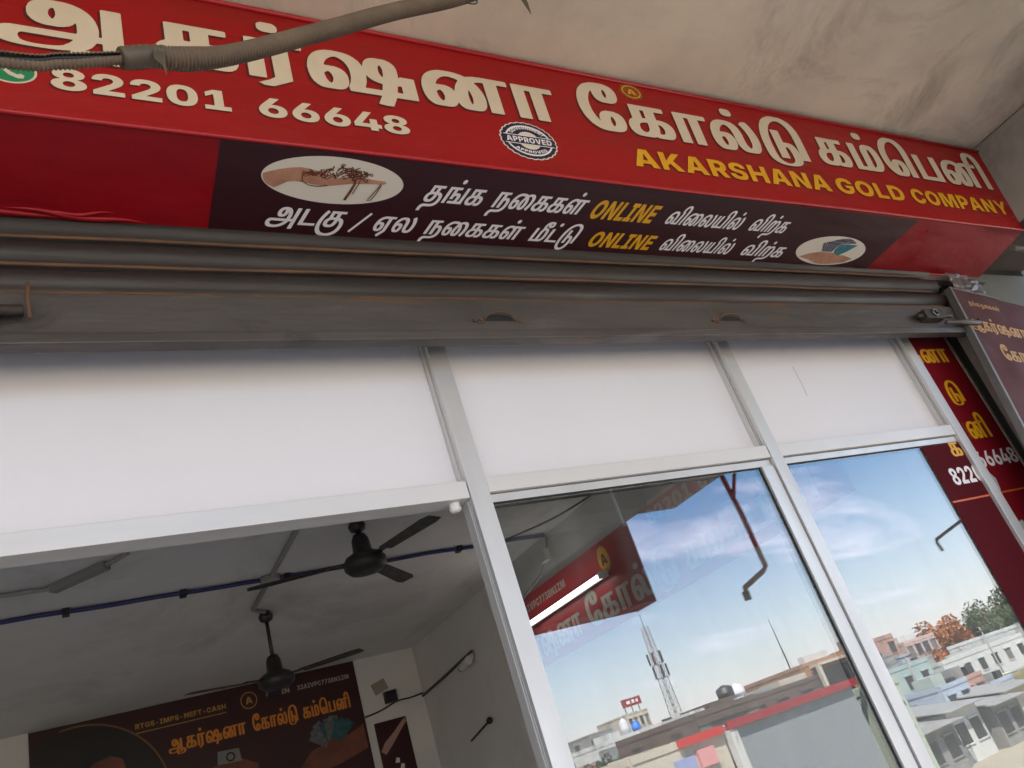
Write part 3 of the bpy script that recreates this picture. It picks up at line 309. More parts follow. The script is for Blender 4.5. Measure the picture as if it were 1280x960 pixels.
   (665, [[59, 0, 52, 12, 54, 727, 64, 730, 344, 730, 364, 725, 414, 725, 499, 699, 541, 672, 579, 634, 610, 578, 627, 502, 627, 462, 615, 408, 600, 368, 574, 330, 549, 305, 508, 278, 504, 268, 630, 38, 643, 12, 643, 2, 449, 2, 322, 238, 309, 245, 249, 245, 239, 242, 237, 232, 234, 3, 224, 0], [240, 392, 344, 390, 384, 401, 399, 410, 420, 432, 432, 462, 432, 508, 425, 528, 412, 548, 399, 559, 359, 575, 324, 580, 240, 578, 237, 568, 237, 402]]),
   (663, [[289, -8, 234, 1, 179, 17, 112, 58, 82, 88, 58, 123, 37, 188, 32, 223, 34, 242, 44, 246, 199, 245, 210, 233, 218, 203, 242, 173, 264, 157, 304, 146, 374, 146, 414, 162, 440, 193, 440, 233, 416, 258, 384, 274, 184, 327, 144, 347, 104, 376, 78, 408, 58, 453, 52, 478, 52, 543, 63, 583, 83, 623, 99, 645, 143, 683, 169, 699, 234, 724, 289, 735, 394, 735, 444, 724, 484, 710, 524, 689, 567, 653, 605, 593, 621, 528, 619, 509, 609, 506, 449, 506, 442, 513, 440, 528, 429, 550, 401, 573, 354, 585, 324, 586, 279, 574, 257, 558, 242, 528, 248, 498, 263, 478, 304, 457, 474, 414, 519, 394, 569, 361, 600, 323, 620, 283, 631, 238, 631, 188, 620, 138, 600, 98, 564, 56, 529, 32, 499, 17, 424, -4, 379, -9]]),
   (682, [[257, 0, 250, 12, 249, 572, 237, 580, 33, 582, 30, 592, 32, 727, 42, 730, 647, 728, 650, 718, 650, 592, 647, 582, 447, 580, 435, 572, 432, 3, 422, 0]]),
   (782, [[275, 0, 268, 8, 249, 58, 29, 708, 27, 728, 220, 730, 230, 727, 326, 422, 389, 178, 395, 168, 402, 178, 444, 358, 474, 462, 555, 727, 565, 730, 755, 728, 756, 718, 520, 3, 510, 0]]),
   (764, [[300, 0, 293, 12, 291, 262, 39, 698, 29, 718, 29, 728, 236, 728, 385, 429, 391, 432, 414, 492, 525, 727, 735, 729, 736, 718, 479, 262, 475, 3, 465, 0]]),
   (686, [[59, 0, 51, 12, 52, 98, 58, 112, 354, 514, 405, 572, 404, 578, 394, 580, 59, 580, 51, 592, 54, 727, 64, 730, 633, 728, 636, 718, 635, 622, 354, 241, 283, 158, 284, 152, 294, 150, 629, 150, 636, 138, 634, 3, 624, 0]]),
   (645, [[282, -8, 232, 2, 162, 32, 115, 73, 86, 113, 51, 193, 35, 268, 30, 318, 30, 413, 35, 463, 51, 533, 74, 593, 105, 643, 142, 680, 197, 714, 242, 729, 277, 735, 372, 735, 437, 719, 477, 699, 497, 685, 540, 643, 563, 608, 593, 538, 605, 493, 615, 418, 615, 303, 598, 208, 573, 138, 537, 81, 507, 50, 482, 32, 417, 2, 357, -9], [305, 143, 332, 141, 357, 147, 390, 168, 418, 228, 430, 293, 430, 433, 418, 498, 395, 553, 372, 574, 347, 585, 292, 584, 272, 574, 255, 558, 239, 533, 226, 498, 215, 433, 215, 298, 231, 213, 261, 163, 287, 147]]),
   (645, [[80, 0, 72, 12, 72, 138, 75, 148, 250, 150, 260, 153, 262, 162, 261, 562, 250, 564, 110, 466, 100, 466, 99, 618, 260, 728, 444, 728, 447, 718, 447, 158, 460, 150, 580, 150, 590, 147, 590, 3, 580, 0]]),
   (645, [[61, 0, 53, 12, 56, 134, 356, 390, 401, 448, 413, 488, 412, 528, 393, 562, 366, 583, 321, 595, 281, 589, 246, 568, 230, 548, 218, 502, 211, 495, 51, 495, 43, 508, 48, 552, 60, 588, 79, 628, 121, 675, 156, 699, 186, 714, 261, 735, 376, 735, 426, 724, 486, 699, 521, 675, 546, 650, 577, 602, 593, 548, 593, 488, 587, 462, 562, 402, 518, 342, 441, 265, 343, 182, 323, 162, 320, 152, 600, 148, 603, 138, 601, 3, 591, 0]]),
   (645, [[114, 1, 113, 12, 395, 572, 384, 580, 64, 580, 57, 592, 59, 727, 69, 730, 583, 728, 587, 718, 585, 572, 300, 8, 284, 0]]),
   (645, [[276, -8, 196, 7, 144, 28, 111, 47, 69, 83, 35, 138, 24, 178, 24, 218, 35, 258, 50, 288, 74, 318, 101, 339, 146, 364, 176, 372, 180, 378, 120, 408, 76, 451, 55, 498, 49, 553, 60, 598, 85, 643, 111, 670, 146, 694, 186, 714, 266, 735, 376, 735, 456, 714, 506, 689, 559, 643, 582, 603, 594, 563, 594, 523, 578, 468, 541, 420, 506, 397, 463, 378, 466, 372, 496, 364, 551, 334, 596, 284, 619, 228, 619, 168, 611, 140, 584, 93, 551, 60, 506, 31, 476, 17, 401, -4, 356, -10], [294, 123, 346, 121, 366, 127, 391, 140, 417, 173, 424, 198, 424, 233, 417, 253, 396, 280, 361, 299, 336, 305, 306, 305, 281, 299, 256, 285, 225, 248, 219, 228, 219, 198, 230, 168, 246, 147], [294, 438, 341, 436, 361, 442, 391, 461, 407, 488, 414, 528, 407, 553, 391, 575, 366, 594, 346, 600, 291, 599, 256, 580, 235, 548, 231, 518, 235, 493, 245, 473, 265, 453]]),
   (645, [[275, -8, 220, 1, 185, 12, 150, 27, 100, 60, 75, 86, 49, 128, 34, 168, 28, 208, 40, 215, 205, 215, 214, 208, 225, 181, 240, 165, 260, 152, 300, 141, 340, 141, 360, 147, 382, 158, 403, 178, 418, 213, 418, 253, 392, 298, 365, 314, 335, 325, 225, 325, 213, 333, 215, 443, 340, 550, 362, 573, 362, 578, 70, 581, 63, 593, 63, 718, 75, 725, 575, 725, 583, 713, 581, 593, 430, 465, 400, 438, 400, 433, 460, 419, 510, 399, 550, 370, 582, 333, 601, 293, 613, 253, 613, 188, 596, 133, 570, 91, 540, 60, 515, 42, 465, 17, 400, -3, 360, -9]]),
   (645, [[372, 0, 365, 12, 364, 108, 357, 115, 27, 115, 15, 122, 16, 262, 274, 722, 282, 730, 442, 730, 450, 722, 216, 302, 201, 272, 202, 263, 212, 260, 372, 262, 377, 452, 387, 455, 527, 455, 537, 452, 540, 442, 542, 263, 622, 260, 629, 252, 629, 122, 622, 115, 542, 112, 537, 2]]),
   (645, [[285, -8, 215, 7, 170, 26, 125, 55, 88, 93, 59, 143, 42, 208, 42, 273, 54, 323, 74, 378, 108, 443, 295, 719, 310, 725, 470, 725, 475, 719, 472, 713, 310, 473, 315, 468, 375, 475, 450, 464, 515, 434, 560, 390, 591, 333, 602, 283, 602, 208, 596, 178, 571, 118, 547, 83, 515, 50, 470, 22, 435, 7, 360, -9], [307, 133, 335, 131, 360, 137, 395, 155, 421, 193, 432, 233, 426, 278, 407, 313, 385, 334, 340, 350, 310, 350, 285, 344, 255, 325, 240, 309, 228, 288, 217, 248, 224, 203, 245, 166, 270, 147]]),
   (269, [[116, -10, 86, 0, 49, 36, 38, 71, 38, 101, 51, 133, 86, 168, 116, 179, 151, 179, 191, 163, 217, 136, 228, 111, 231, 86, 228, 61, 217, 31, 191, 5, 151, -11], [126, 330, 101, 335, 81, 345, 58, 366, 40, 406, 38, 441, 54, 481, 76, 503, 111, 519, 156, 519, 186, 508, 213, 481, 227, 456, 233, 426, 227, 396, 212, 366, 201, 354, 166, 335, 141, 329]]),
   (645, [[161, 223, 153, 235, 153, 350, 161, 362, 481, 362, 493, 355, 493, 235, 486, 223]]),
   (645, [[255, 35, 248, 47, 245, 221, 66, 227, 63, 237, 63, 357, 75, 364, 245, 367, 250, 551, 260, 554, 390, 554, 398, 542, 400, 368, 580, 362, 583, 352, 583, 232, 570, 224, 401, 222, 395, 38, 385, 34]]),
   (406, [[15, -109, 10, -102, 14, -82, 240, 753, 255, 761, 390, 760, 396, 753, 391, 733, 166, -102, 150, -109]]),
  ]),
}
_G = {}
for _k, (_t, _W, _L) in GLYPHS.items():
    _G[_k] = (_t, _W, [(a, [list(zip(c[0::2], c[1::2])) for c in cs]) for a, cs in _L])

def inside(p, c):
    x, y = p; r = False
    for (x0, y0), (x1, y1) in zip(c, c[1:] + c[:1]):
        if (y0 > y) != (y1 > y) and x < x0 + (y - y0) / (y1 - y0) * (x1 - x0): r = not r
    return r
def islands(cs):
    """contours sorted into an outline with its own holes"""
    depth = [sum(inside(c[0], d) for d in cs if d is not c) for c in cs]
    return [[c] + [h for h, dh in zip(cs, depth) if dh == dc + 1 and inside(h[0], c)] for c, dc in zip(cs, depth) if dc % 2 == 0]
def word_tris(style, word):
    """2D triangles of a word, from x = 0 to 1 (width) and in units of the letter height (1)"""
    tr, W, L = _G[style]; x = 0; vs = []; fs = []; ref = 558.0 if style in 'HT' else 730.0
    lo, hi = 1e9, -1e9
    for i in W[word]:
        adv, cs = L[i]
        if cs:
            for cg in islands(cs):
                loops = [[Vector((px + x, py, 0)) for px, py in c] for c in cg]
                t = geometry.tessellate_polygon(loops)
                flat = [p for lp in loops for p in lp]; k = len(vs)
                vs += [(p.x, (p.y if p.y > 0 or style != 'H' else p.y * 0.5) / ref) for p in flat]; fs += [tuple(k + a for a in f) for f in t]
                lo = min(lo, min(p.x for p in flat)); hi = max(hi, max(p.x for p in flat))
        x += adv + tr
    return [((a - lo) / (hi - lo), b) for a, b in vs], fs

def letter(name, m, parent, frame, items, lift, shear=0.0, shift=(0, 0), arc=None):
    """items: (style, word, u0, u1, v0, letter height) laid on frame (origin, right, up, normal), lift metres proud of it"""
    o, ux, uy, nn = map(Vector, frame); out = []
    for style, word, u0, u1, v0, h in items:
        mb = MB()
        vs, fs = word_tris(style, word); P = []
        for a, b in vs:
            u = u0 + a * (u1 - u0) + shear * b * h; v = v0 + b * h
            if arc:
                cu, cv, rad, sgn, sq = arc
                ang = (u - cu) / rad; rr = rad + sgn * (v - cv)
                u, v = cu + rr * sin(ang), cv + sgn * rr * cos(ang) * sq
            P.append(o + ux * (u + shift[0]) + uy * (v + shift[1]) + nn * lift)
        up = nn
        F = []
        for f in fs:
            a, b, c = (P[i] for i in f)
            F.append(f if (b - a).cross(c - a).dot(up) > 0 else f[::-1])
        mb.add(P, F); out.append(mb.build(name, m, parent, normals=False))
    return out if len(out) > 1 else out[0]

def disc(frame, cu, cv, a, b, lift, n=48, skew=0.0, fn=None):
    """filled ellipse / wavy disc outline points on a frame"""
    o, ux, uy, nn = map(Vector, frame); P = []
    for i in range(n):
        t = 2 * pi * i / n; k = fn(t) if fn else 1.0
        P.append(o + ux * (cu + a * k * cos(t) + skew * sin(t)) + uy * (cv + b * k * sin(t)) + nn * lift)
    return P
def ring(mb, frame, cu, cv, a, b, w, lift, n=48):
    p = disc(frame, cu, cv, a, b, lift, n); q = disc(frame, cu, cv, a - w, b - w, lift, n)
    mb.add(p + q, [(i, (i + 1) % n, n + (i + 1) % n, n + i) for i in range(n)]); return mb
def flatpoly(mb, frame, pts, lift, th=0.0003):
    o, ux, uy, nn = map(Vector, frame)
    return mb.poly([o + ux * u + uy * v + nn * (lift - th) for u, v in pts], nn, th)
def ribbon(mb, frame, pts, w, lift):
    """flat printed stroke of width w through 2D points"""
    o, ux, uy, nn = map(Vector, frame); n = len(pts); A = []; B = []
    for i, (u, v) in enumerate(pts):
        a, b = pts[max(0, i - 1)], pts[min(n - 1, i + 1)]; t = Vector((b[0] - a[0], b[1] - a[1]))
        if t.length < 1e-9: t = Vector((1, 0))
        t.normalize(); A.append((u - t.y * w / 2, v + t.x * w / 2)); B.append((u + t.y * w / 2, v - t.x * w / 2))
    P = [o + ux * u + uy * v + nn * lift for u, v in A + B]
    mb.add(P, [(i, n + i, n + i + 1, i + 1) for i in range(n - 1)]); return mb
X3, Y3, Z3 = Vector((1, 0, 0)), Vector((0, 1, 0)), Vector((0, 0, 1))
rnd = random.Random(7)

def stains(m, col, scale, lo, hi, amount, stretch=(1, 1, 1)):
    """sparse damp patches laid over a material's base colour"""
    n, l = m.node_tree.nodes, m.node_tree.links; p = n['Principled BSDF']; src = p.inputs['Base Color'].links[0].from_socket
    t = n.new('ShaderNodeTexCoord'); mp_ = n.new('ShaderNodeMapping'); mp_.inputs['Scale'].default_value = stretch; l.new(t.outputs['Object'], mp_.inputs[0])
    z = n.new('ShaderNodeTexNoise'); z.inputs['Scale'].default_value = scale; z.inputs['Detail'].default_value = 10; z.inputs['Roughness'].default_value = 0.7; z.inputs['Distortion'].default_value = 0.8
    l.new(mp_.outputs[0], z.inputs['Vector'])
    r = n.new('ShaderNodeMapRange'); r.inputs['From Min'].default_value = lo; r.inputs['From Max'].default_value = hi; r.inputs['To Max'].default_value = amount
    l.new(z.outputs['Fac'], r.inputs['Value'])
    x = n.new('ShaderNodeMix'); x.data_type = 'RGBA'; x.inputs['B'].default_value = (*col, 1)
    l.new(r.outputs[0], x.inputs['Factor']); l.new(src, x.inputs['A']); l.new(x.outputs['Result'], p.inputs['Base Color'])

# colours
M_soffit = mat("aged_plaster", (0.76, 0.65, 0.49), 0.9, noise=0.75, nscale=1.6, col2=(0.48, 0.405, 0.31), bump=0.5, bscale=9, lo=0.40, hi=0.68)
stains(M_soffit, (0.2, 0.165, 0.125), 1.7, 0.54, 0.72, 0.62, (1.0, 0.8, 1))
stains(M_soffit, (0.85, 0.76, 0.62), 2.3, 0.55, 0.75, 0.5, (0.7, 1.6, 1))
M_beam = mat("grey_plaster", (0.33, 0.31, 0.28), 0.9, noise=0.7, nscale=2.2, col2=(0.2, 0.19, 0.17), bump=0.35, bscale=20)
stains(M_beam, (0.12, 0.105, 0.09), 1.6, 0.54, 0.72, 0.7)
M_floor = mat("walkway_concrete", (0.62, 0.55, 0.45), 0.75, noise=0.7, nscale=3, col2=(0.50, 0.44, 0.35), bump=0.2, bscale=50)
M_red = mat("red_flex", srgb(158, 15, 18), 0.45, spec=0.3, noise=0.45, nscale=2.2, col2=srgb(134, 22, 19), bump=0.55, bscale=3.4, stretch=(0.8, 2, 2.4), rvar=0.12, bdist=0.02)
M_red2 = mat("red_flex_underside", srgb(146, 8, 20), 0.38, spec=0.35, noise=0.4, nscale=2.6, col2=srgb(122, 8, 18), bump=0.35, bscale=3.2, stretch=(1.2, 2, 2), rvar=0.12, bdist=0.02)
stains(M_red, srgb(112, 40, 26), 2.0, 0.5, 0.75, 0.6, (0.5, 2, 2.2))
stains(M_red2, srgb(110, 8, 16), 2.4, 0.5, 0.7, 0.7, (0.7, 2, 2))
M_trim = mat("red_trim", srgb(170, 28, 34), 0.3, bump=0.2, bscale=6)
M_maroon = mat("maroon_print", srgb(52, 12, 22), 0.38, noise=0.5, nscale=3, col2=srgb(50, 16, 20), bump=0.25, bscale=3.5, stretch=(1, 3, 3), bdist=0.01)
M_white = mat("white_ink", (0.68, 0.58, 0.435), 0.45, noise=0.5, nscale=9, col2=(0.56, 0.47, 0.34))
M_white2 = mat("white_ink_clean", (0.80, 0.76, 0.76), 0.45)
M_gold = mat("yellow_ink", srgb(226, 168, 22), 0.42, noise=0.5, nscale=30, col2=srgb(196, 132, 20))
M_shadow = mat("dark_red_ink", srgb(84, 10, 10), 0.5)
M_black = mat("black_ink", (0.012, 0.011, 0.011), 0.6)
M_navy = mat("navy_ink", srgb(32, 30, 62), 0.45)
M_cream = mat("cream_ink", (0.72, 0.66, 0.55), 0.5)
M_skin = mat("skin_print", srgb(198, 146, 118), 0.5, noise=0.8, nscale=12, col2=srgb(146, 94, 72))
M_jewel = mat("jewel_print", srgb(120, 66, 34), 0.45, noise=0.9, nscale=60, col2=srgb(70, 32, 20))
M_green = mat("green_ink", srgb(28, 128, 84), 0.45)
M_note = mat("banknote_print", srgb(140, 140, 150), 0.5, noise=0.9, nscale=70, col2=srgb(70, 70, 84))
M_teal = mat("teal_print", srgb(50, 128, 136), 0.5, noise=0.8, nscale=60, col2=srgb(30, 84, 96))
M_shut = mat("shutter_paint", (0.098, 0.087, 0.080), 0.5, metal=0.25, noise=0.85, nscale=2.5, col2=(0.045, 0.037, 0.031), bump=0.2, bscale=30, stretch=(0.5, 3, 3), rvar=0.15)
stains(M_shut, (0.15, 0.075, 0.03), 2.4, 0.57, 0.68, 0.8, (0.7, 2, 3))
stains(M_shut, (0.165, 0.15, 0.13), 3.4, 0.54, 0.68, 0.6, (0.35, 2, 3.2))
stains(M_shut, (0.03, 0.025, 0.022), 2.0, 0.56, 0.66, 0.8, (0.8, 1, 2.0))
M_rust = mat("rusty_seam", (0.16, 0.075, 0.03), 0.8, noise=0.9, nscale=9, col2=(0.06, 0.04, 0.03), bump=0.4, bscale=60)
M_dark = mat("dark_iron", (0.03, 0.026, 0.024), 0.6, metal=0.3, noise=0.8, nscale=20, col2=(0.07, 0.045, 0.03), bump=0.2)
M_alu = mat("anodised_aluminium", (0.66, 0.65, 0.63), 0.46, metal=0.55, noise=0.5, nscale=3, col2=(0.54, 0.53, 0.515), stretch=(4, 4, 0.6), rvar=0.08)
M_alu_w = mat("aluminium_header", (0.72, 0.70, 0.67), 0.5, metal=0.3, noise=0.5, nscale=3, col2=(0.58, 0.57, 0.55), stretch=(0.5, 4, 4), rvar=0.08)
M_panel = mat("white_laminate", (0.775, 0.757, 0.775), 0.5, noise=0.5, nscale=1.2, col2=(0.71, 0.69, 0.705), rvar=0.1, stretch=(1.2, 1, 0.35))
M_gasket = mat("black_gasket", (0.02, 0.02, 0.02), 0.7)
M_glass = glass_mat()
M_bead = mat("grey_bead", (0.22, 0.21, 0.21), 0.7)
M_cond = mat("dusty_conduit", (0.175, 0.118, 0.07), 0.75, noise=0.9, nscale=14, col2=(0.11, 0.075, 0.048), bump=0.3, bscale=120)
M_cond_in = mat("conduit_inside", (0.30, 0.26, 0.2), 0.7)
M_tape = mat("brown_tape", (0.12, 0.085, 0.05), 0.5, noise=0.8, nscale=20, col2=(0.06, 0.045, 0.03), bump=0.3)
M_cable = mat("black_cable", (0.012, 0.011, 0.013), 0.45)
M_galv = mat("galvanised_steel", (0.22, 0.215, 0.205), 0.55, metal=0.6, noise=0.8, nscale=6, col2=(0.12, 0.11, 0.1), bump=0.15, rvar=0.1)
M_board = mat("faded_maroon_board", srgb(92, 58, 58), 0.75, spec=0.2, noise=0.8, nscale=5, col2=srgb(66, 40, 42), rvar=0.12)
M_oldgold = mat("faded_gold_ink", srgb(190, 142, 56), 0.55, noise=0.9, nscale=40, col2=srgb(150, 104, 46))
M_vred = mat("deep_red_print", srgb(118, 14, 26), 0.65, spec=0.15, noise=0.5, nscale=2, col2=srgb(112, 12, 26))
M_inwall = mat("room_wall_paint", (0.70, 0.68, 0.64), 0.85, noise=0.6, nscale=1.5, col2=(0.62, 0.60, 0.56), bump=0.1, bscale=30)
M_inceil = mat("room_ceiling_paint", (0.74, 0.725, 0.70), 0.9, noise=0.7, nscale=1.8, col2=(0.62, 0.60, 0.57), bump=0.25, bscale=9)
stains(M_inceil, (0.46, 0.44, 0.41), 1.2, 0.5, 0.7, 0.8, (1, 0.6, 1))
stains(M_inwall, (0.5, 0.48, 0.45), 1.0, 0.5, 0.7, 0.7)
M_intile = mat("room_floor_tile", (0.46, 0.42, 0.37), 0.3)
M_blue = mat("blue_conduit", (0.025, 0.03, 0.12), 0.5)
M_pvc = mat("grey_pvc", (0.30, 0.29, 0.27), 0.6)
M_fan = mat("dark_brown_enamel", (0.022, 0.017, 0.015), 0.4, rvar=0.1, nscale=12)
M_poster = mat("dark_maroon_print", srgb(56, 9, 14), 0.4, noise=0.6, nscale=3, col2=srgb(34, 7, 10))
M_lens = mat("camera_lens", (0.01, 0.01, 0.01), 0.15)
M_offw = mat("offwhite_plastic", (0.62, 0.6, 0.56), 0.45)

# ------------------------------------------------------------------ the building: slab, beams, walls, room
mb = MB().box(-9, 3.7, -2.5, 0.06, E + 1.66, E + 1.82)
struct(mb.build("ceiling", M_soffit))
mb = MB().box(-9, 3.7, -2.5, 0.0, -0.16, 0)
struct(mb.build("walkway_floor", M_floor))
mb = MB().box(3.302, 3.7, -2.5, -0.06, E + 1.292, E + 1.658)
tag(mb.build("concrete_beam", M_beam, bevel=0.008), "grey plastered beam under the slab, running outwards at the right end of the red sign", "beam")
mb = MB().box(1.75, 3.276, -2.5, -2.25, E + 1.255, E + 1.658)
tag(mb.build("concrete_beam", mat("shade_dark_plaster", (0.11, 0.10, 0.09), 0.9, noise=0.8, nscale=2, col2=(0.07, 0.062, 0.055), bump=0.3), bevel=0.008), "outer edge beam of the walkway, seen only mirrored in the shop glass", "beam")  # plaster darker than the other beam: shade put into its colour
mb = MB().box(3.215, 3.701, -0.06, 0.30, 0, E + 1.24).box(3.701, 9, -0.06, 0.30, 0, E + 4.6)
tag(mb.build("wall", mat("pale_grey_green_wall", (0.15, 0.155, 0.135), 0.85, noise=0.6, nscale=2.5, col2=(0.10, 0.10, 0.09), bump=0.25, bscale=20)),
    "pale grey green wall right of the shopfront behind the crooked maroon board", "wall")
mb = MB().box(3.304, 3.698, -1.4, -0.064, E + 1.262, E + 1.290)
tag(mb.build("timber_plank", mat("dark_timber", (0.045, 0.03, 0.022), 0.7, noise=0.9, nscale=6, col2=(0.09, 0.06, 0.045), stretch=(4, 0.5, 4), bump=0.3), bevel=0.002), "dark brown timber plank fixed under the beam beside the sign's right end", "plank")
mb = MB().box(-9, 3.3, 0.10, 0.30, E + 1.22, E + 1.658)
tag(mb.build("lintel_wall", M_beam), "grey plastered lintel wall behind the red sign and the rolled shutter", "wall")
mb = MB().box(-9, -2.35, 0.0, 0.30, 0, E + 1.218)
tag(mb.build("wall", M_beam), "grey plastered wall left of the shopfront, beyond the open doorway", "wall")
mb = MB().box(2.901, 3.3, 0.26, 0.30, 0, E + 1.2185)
tag(mb.build("recess_wall", mat("shade_dark_recess", (0.035, 0.032, 0.03), 0.9, bump=0.3)), "recess wall coloured dark for the shade in the gap between the red name board and shutter guide", "wall")  # near-black colour stands for the shade inside the gap
# room
mb = MB().box(-2.35, 2.9, 0.31, 5.35, E + 1.30, E + 1.658)
struct(mb.build("room_ceiling", M_inceil))
mb = MB().box(-2.35, 2.9, 0.31, 5.35, -0.16, 0.0)
struct(mb.build("room_floor", M_intile))
mb = MB().box(-2.35, 2.9, 5.21, 5.4, 0.002, E + 1.298)
tag(mb.build("room_wall", M_inwall), "back wall of the shop room carrying the large dark maroon poster", "wall")
mb = MB().box(2.742, 2.9, 0.06, 5.208, 0.002, E + 1.298)
tag(mb.build("room_wall", M_inwall), "right side wall of the shop room with the lit tube light and long red poster", "wall")
mb = MB().box(-2.5, -2.352, 0.31, 5.4, 0.002, E + 1.298)
tag(mb.build("room_wall", M_inwall), "left side wall of the shop room, out of sight past the doorway", "wall")
# unseen mass added overhead to keep the sun off the walkway
mb = MB().box(-9, 3.7, -2.5, 6.2, E + 1.822, E + 4.6)
tag(mb.build("sun_block_mass", M_beam), "unseen block added to stop the sun, above the walkway slab", "building")

# ------------------------------------------------------------------ the red sign box
sign = thing("shop_sign", "long red sign box with big white Tamil lettering above the rolled shutter", "shop sign", (0, 0, E))
SL = 0.379
def unit(v): v = Vector(v); return v.normalized()
FU = unit((0, -0.03, 0.378)); FF = (Vector((0, -0.31, E + 1.279)), X3, FU, X3.cross(FU))
BU = unit((0, -0.23, 0.049)); BF = (Vector((0, -0.08, E + 1.23)), X3, BU, X3.cross(BU))
BL = 0.2352
XR = 3.287
mb = MB().obox(FF[0], FF[1], FF[2], FF[3], -1.6, XR, 0, SL, -0.004, 0); mb.build("front_face", M_red, sign)
mb = MB().obox(BF[0], BF[1], BF[2], BF[3], -1.6, XR, 0, BL, -0.004, 0); mb.build("bottom_face", M_red2, sign)
pB = BF[0]; pF = FF[0]; pT = FF[0] + FU * SL
mb = MB().poly([Vector((XR, p.y, p.z)) for p in (pB, pF, pT)] + [Vector((XR, -0.08, pT.z))], (1, 0, 0), 0.004)
mb.build("end_face", M_red2, sign)
mb = MB().tube([(x, pF.y - 0.001 + 0.0012 * sin(x * 5), pF.z + 0.0015 * sin(3.1 * x)) for x in [-1.6 + 0.12 * i for i in range(41)] if x < XR] + [(XR, pF.y, pF.z)], 0.0048, 8)
mb.build("fold_edge", M_trim, sign)
mb = MB().tube([(-1.6, pT.y - 0.002, pT.z - 0.002), (XR, pT.y - 0.002, pT.z - 0.002)], 0.006, 8); mb.build("top_edge", M_trim, sign)
mb = MB().tube([(-1.6 + 0.1 * i, pB.y + 0.001, pB.z + 0.002 * sin(i * 0.7)) for i in range(49)], 0.005, 8); mb.build("rear_edge", M_trim, sign)
mb = MB().box(-1.6, XR + 0.03, -0.078, -0.045, E + 1.205, E + 1.232)
mb.build("support_angle", mat("dull_steel", (0.17, 0.165, 0.16), 0.55, metal=0.5, noise=0.8, nscale=8, col2=(0.1, 0.08, 0.06)), sign)
# loose folds in the flex at the lower left
mb = MB()
for (a, b, h) in (((-0.03, 0.03), (0.22, 0.012), 0.007), ((-0.25, 0.05), (0.13, 0.004), 0.006), ((0.02, 0.022), (0.16, 0.032), 0.005)):
    P = [BF[0] + X3 * (a[0] + (b[0] - a[0]) * t) + BU * (a[1] + (b[1] - a[1]) * t + 0.004 * sin(9 * t)) for t in [i / 14 for i in range(15)]]
    mb.tube(P, [max(0.0006, h * sin(pi * i / 14)) for i in range(15)], 8)
mb.build("flex_fold", M_red2, sign)
HD = [('H', 'ஆகர்ஷனா', -0.035, 1.216, 0.178, 0.113), ('H', 'ேகால்டு', 1.298, 2.186, 0.181, 0.113), ('H', 'கம்ெபனி', 2.246, 3.240, 0.184, 0.113)]
PH = [('L', '82201', 0.052, 0.372, 0.068, 0.0525), ('L', '66648', 0.428, 0.766, 0.068, 0.0525)]
letter("headline_shadow", M_shadow, sign, FF, HD, 0.0007, shift=(-0.005, -0.005))
letter("headline_lettering", M_white, sign, FF, HD, 0.0016)
letter("phone_number_shadow", M_shadow, sign, FF, PH, 0.0007, shift=(-0.003, -0.003))
letter("phone_number", M_white, sign, FF, PH, 0.0016)
EN = [('L', 'AKARSHANA', 1.420, 2.222, 0.066, 0.062), ('L', 'GOLD', 2.256, 2.609, 0.066, 0.062), ('L', 'COMPANY', 2.655, 3.255, 0.066, 0.062)]
letter("english_name_shadow", M_shadow, sign, FF, EN, 0.0007, shift=(-0.003, -0.003))
letter("english_name", M_gold, sign, FF, EN, 0.0016)
# phone app roundel
mb = MB(); o = FF
P = disc(FF, -0.01, 0.098, 0.041, 0.030, 0.0008, 40); mb.add(P, [tuple(range(40))])
rd = mb.build("phone_roundel", M_white, sign)
mb = MB(); P = disc(FF, -0.01, 0.098, 0.037, 0.0265, 0.0013, 40); mb.add(P, [tuple(range(40))]); mb.build("roundel_green", M_green, rd)
mb = MB(); flatpoly(mb, FF, [(-0.026, 0.111), (-0.016, 0.113), (-0.013, 0.106), (-0.017, 0.102), (-0.01, 0.094), (0.0, 0.089), (0.005, 0.092), (0.011, 0.088), (0.009, 0.081), (0.0, 0.080), (-0.014, 0.087), (-0.024, 0.098)], 0.0021)
mb.build("handset", M_white, rd)
# approved seal
SCX, SCY, SA, SB = 1.092, 0.102, 0.079, 0.056
mb = MB(); wav = lambda t: 1 + 0.05 * abs(sin(13 * t)); P = disc(FF, SCX, SCY, SA * 1.02, SB * 1.02, 0.0006, 132, fn=wav); mb.add(P, [tuple(range(132))])
seal = mb.build("approved_seal", M_cream, sign)
mb = MB(); P = disc(FF, SCX, SCY, SA * 0.97, SB * 0.97, 0.0011, 132, fn=wav); mb.add(P, [tuple(range(132))]); mb.build("seal_disc", M_navy, seal)
mb = MB(); ring(mb, FF, SCX, SCY, SA * 0.86, SB * 0.86, 0.005, 0.0016); mb.build("seal_ring", M_white2, seal)
mb = MB(); P = disc(FF, SCX, SCY, SA * 0.42, SB * 0.5, 0.0016, 40); mb.add(P, [tuple(range(40))]); mb.build("seal_core", M_cream, seal)
mb = MB(); flatpoly(mb, FF, [(SCX - SA * 0.93, SCY - 0.0135), (SCX + SA * 0.93, SCY - 0.0135), (SCX + SA * 0.93, SCY + 0.0135), (SCX - SA * 0.93, SCY + 0.0135)], 0.0022)
mb.build("seal_band", M_navy, seal)
mb = MB()
for s_ in (-1, 1): flatpoly(mb, FF, [(SCX - SA * 0.9, SCY + s_ * 0.0135 - 0.001), (SCX + SA * 0.9, SCY + s_ * 0.0135 - 0.001), (SCX + SA * 0.9, SCY + s_ * 0.0135 + 0.001), (SCX - SA * 0.9, SCY + s_ * 0.0135 + 0.001)], 0.0027)
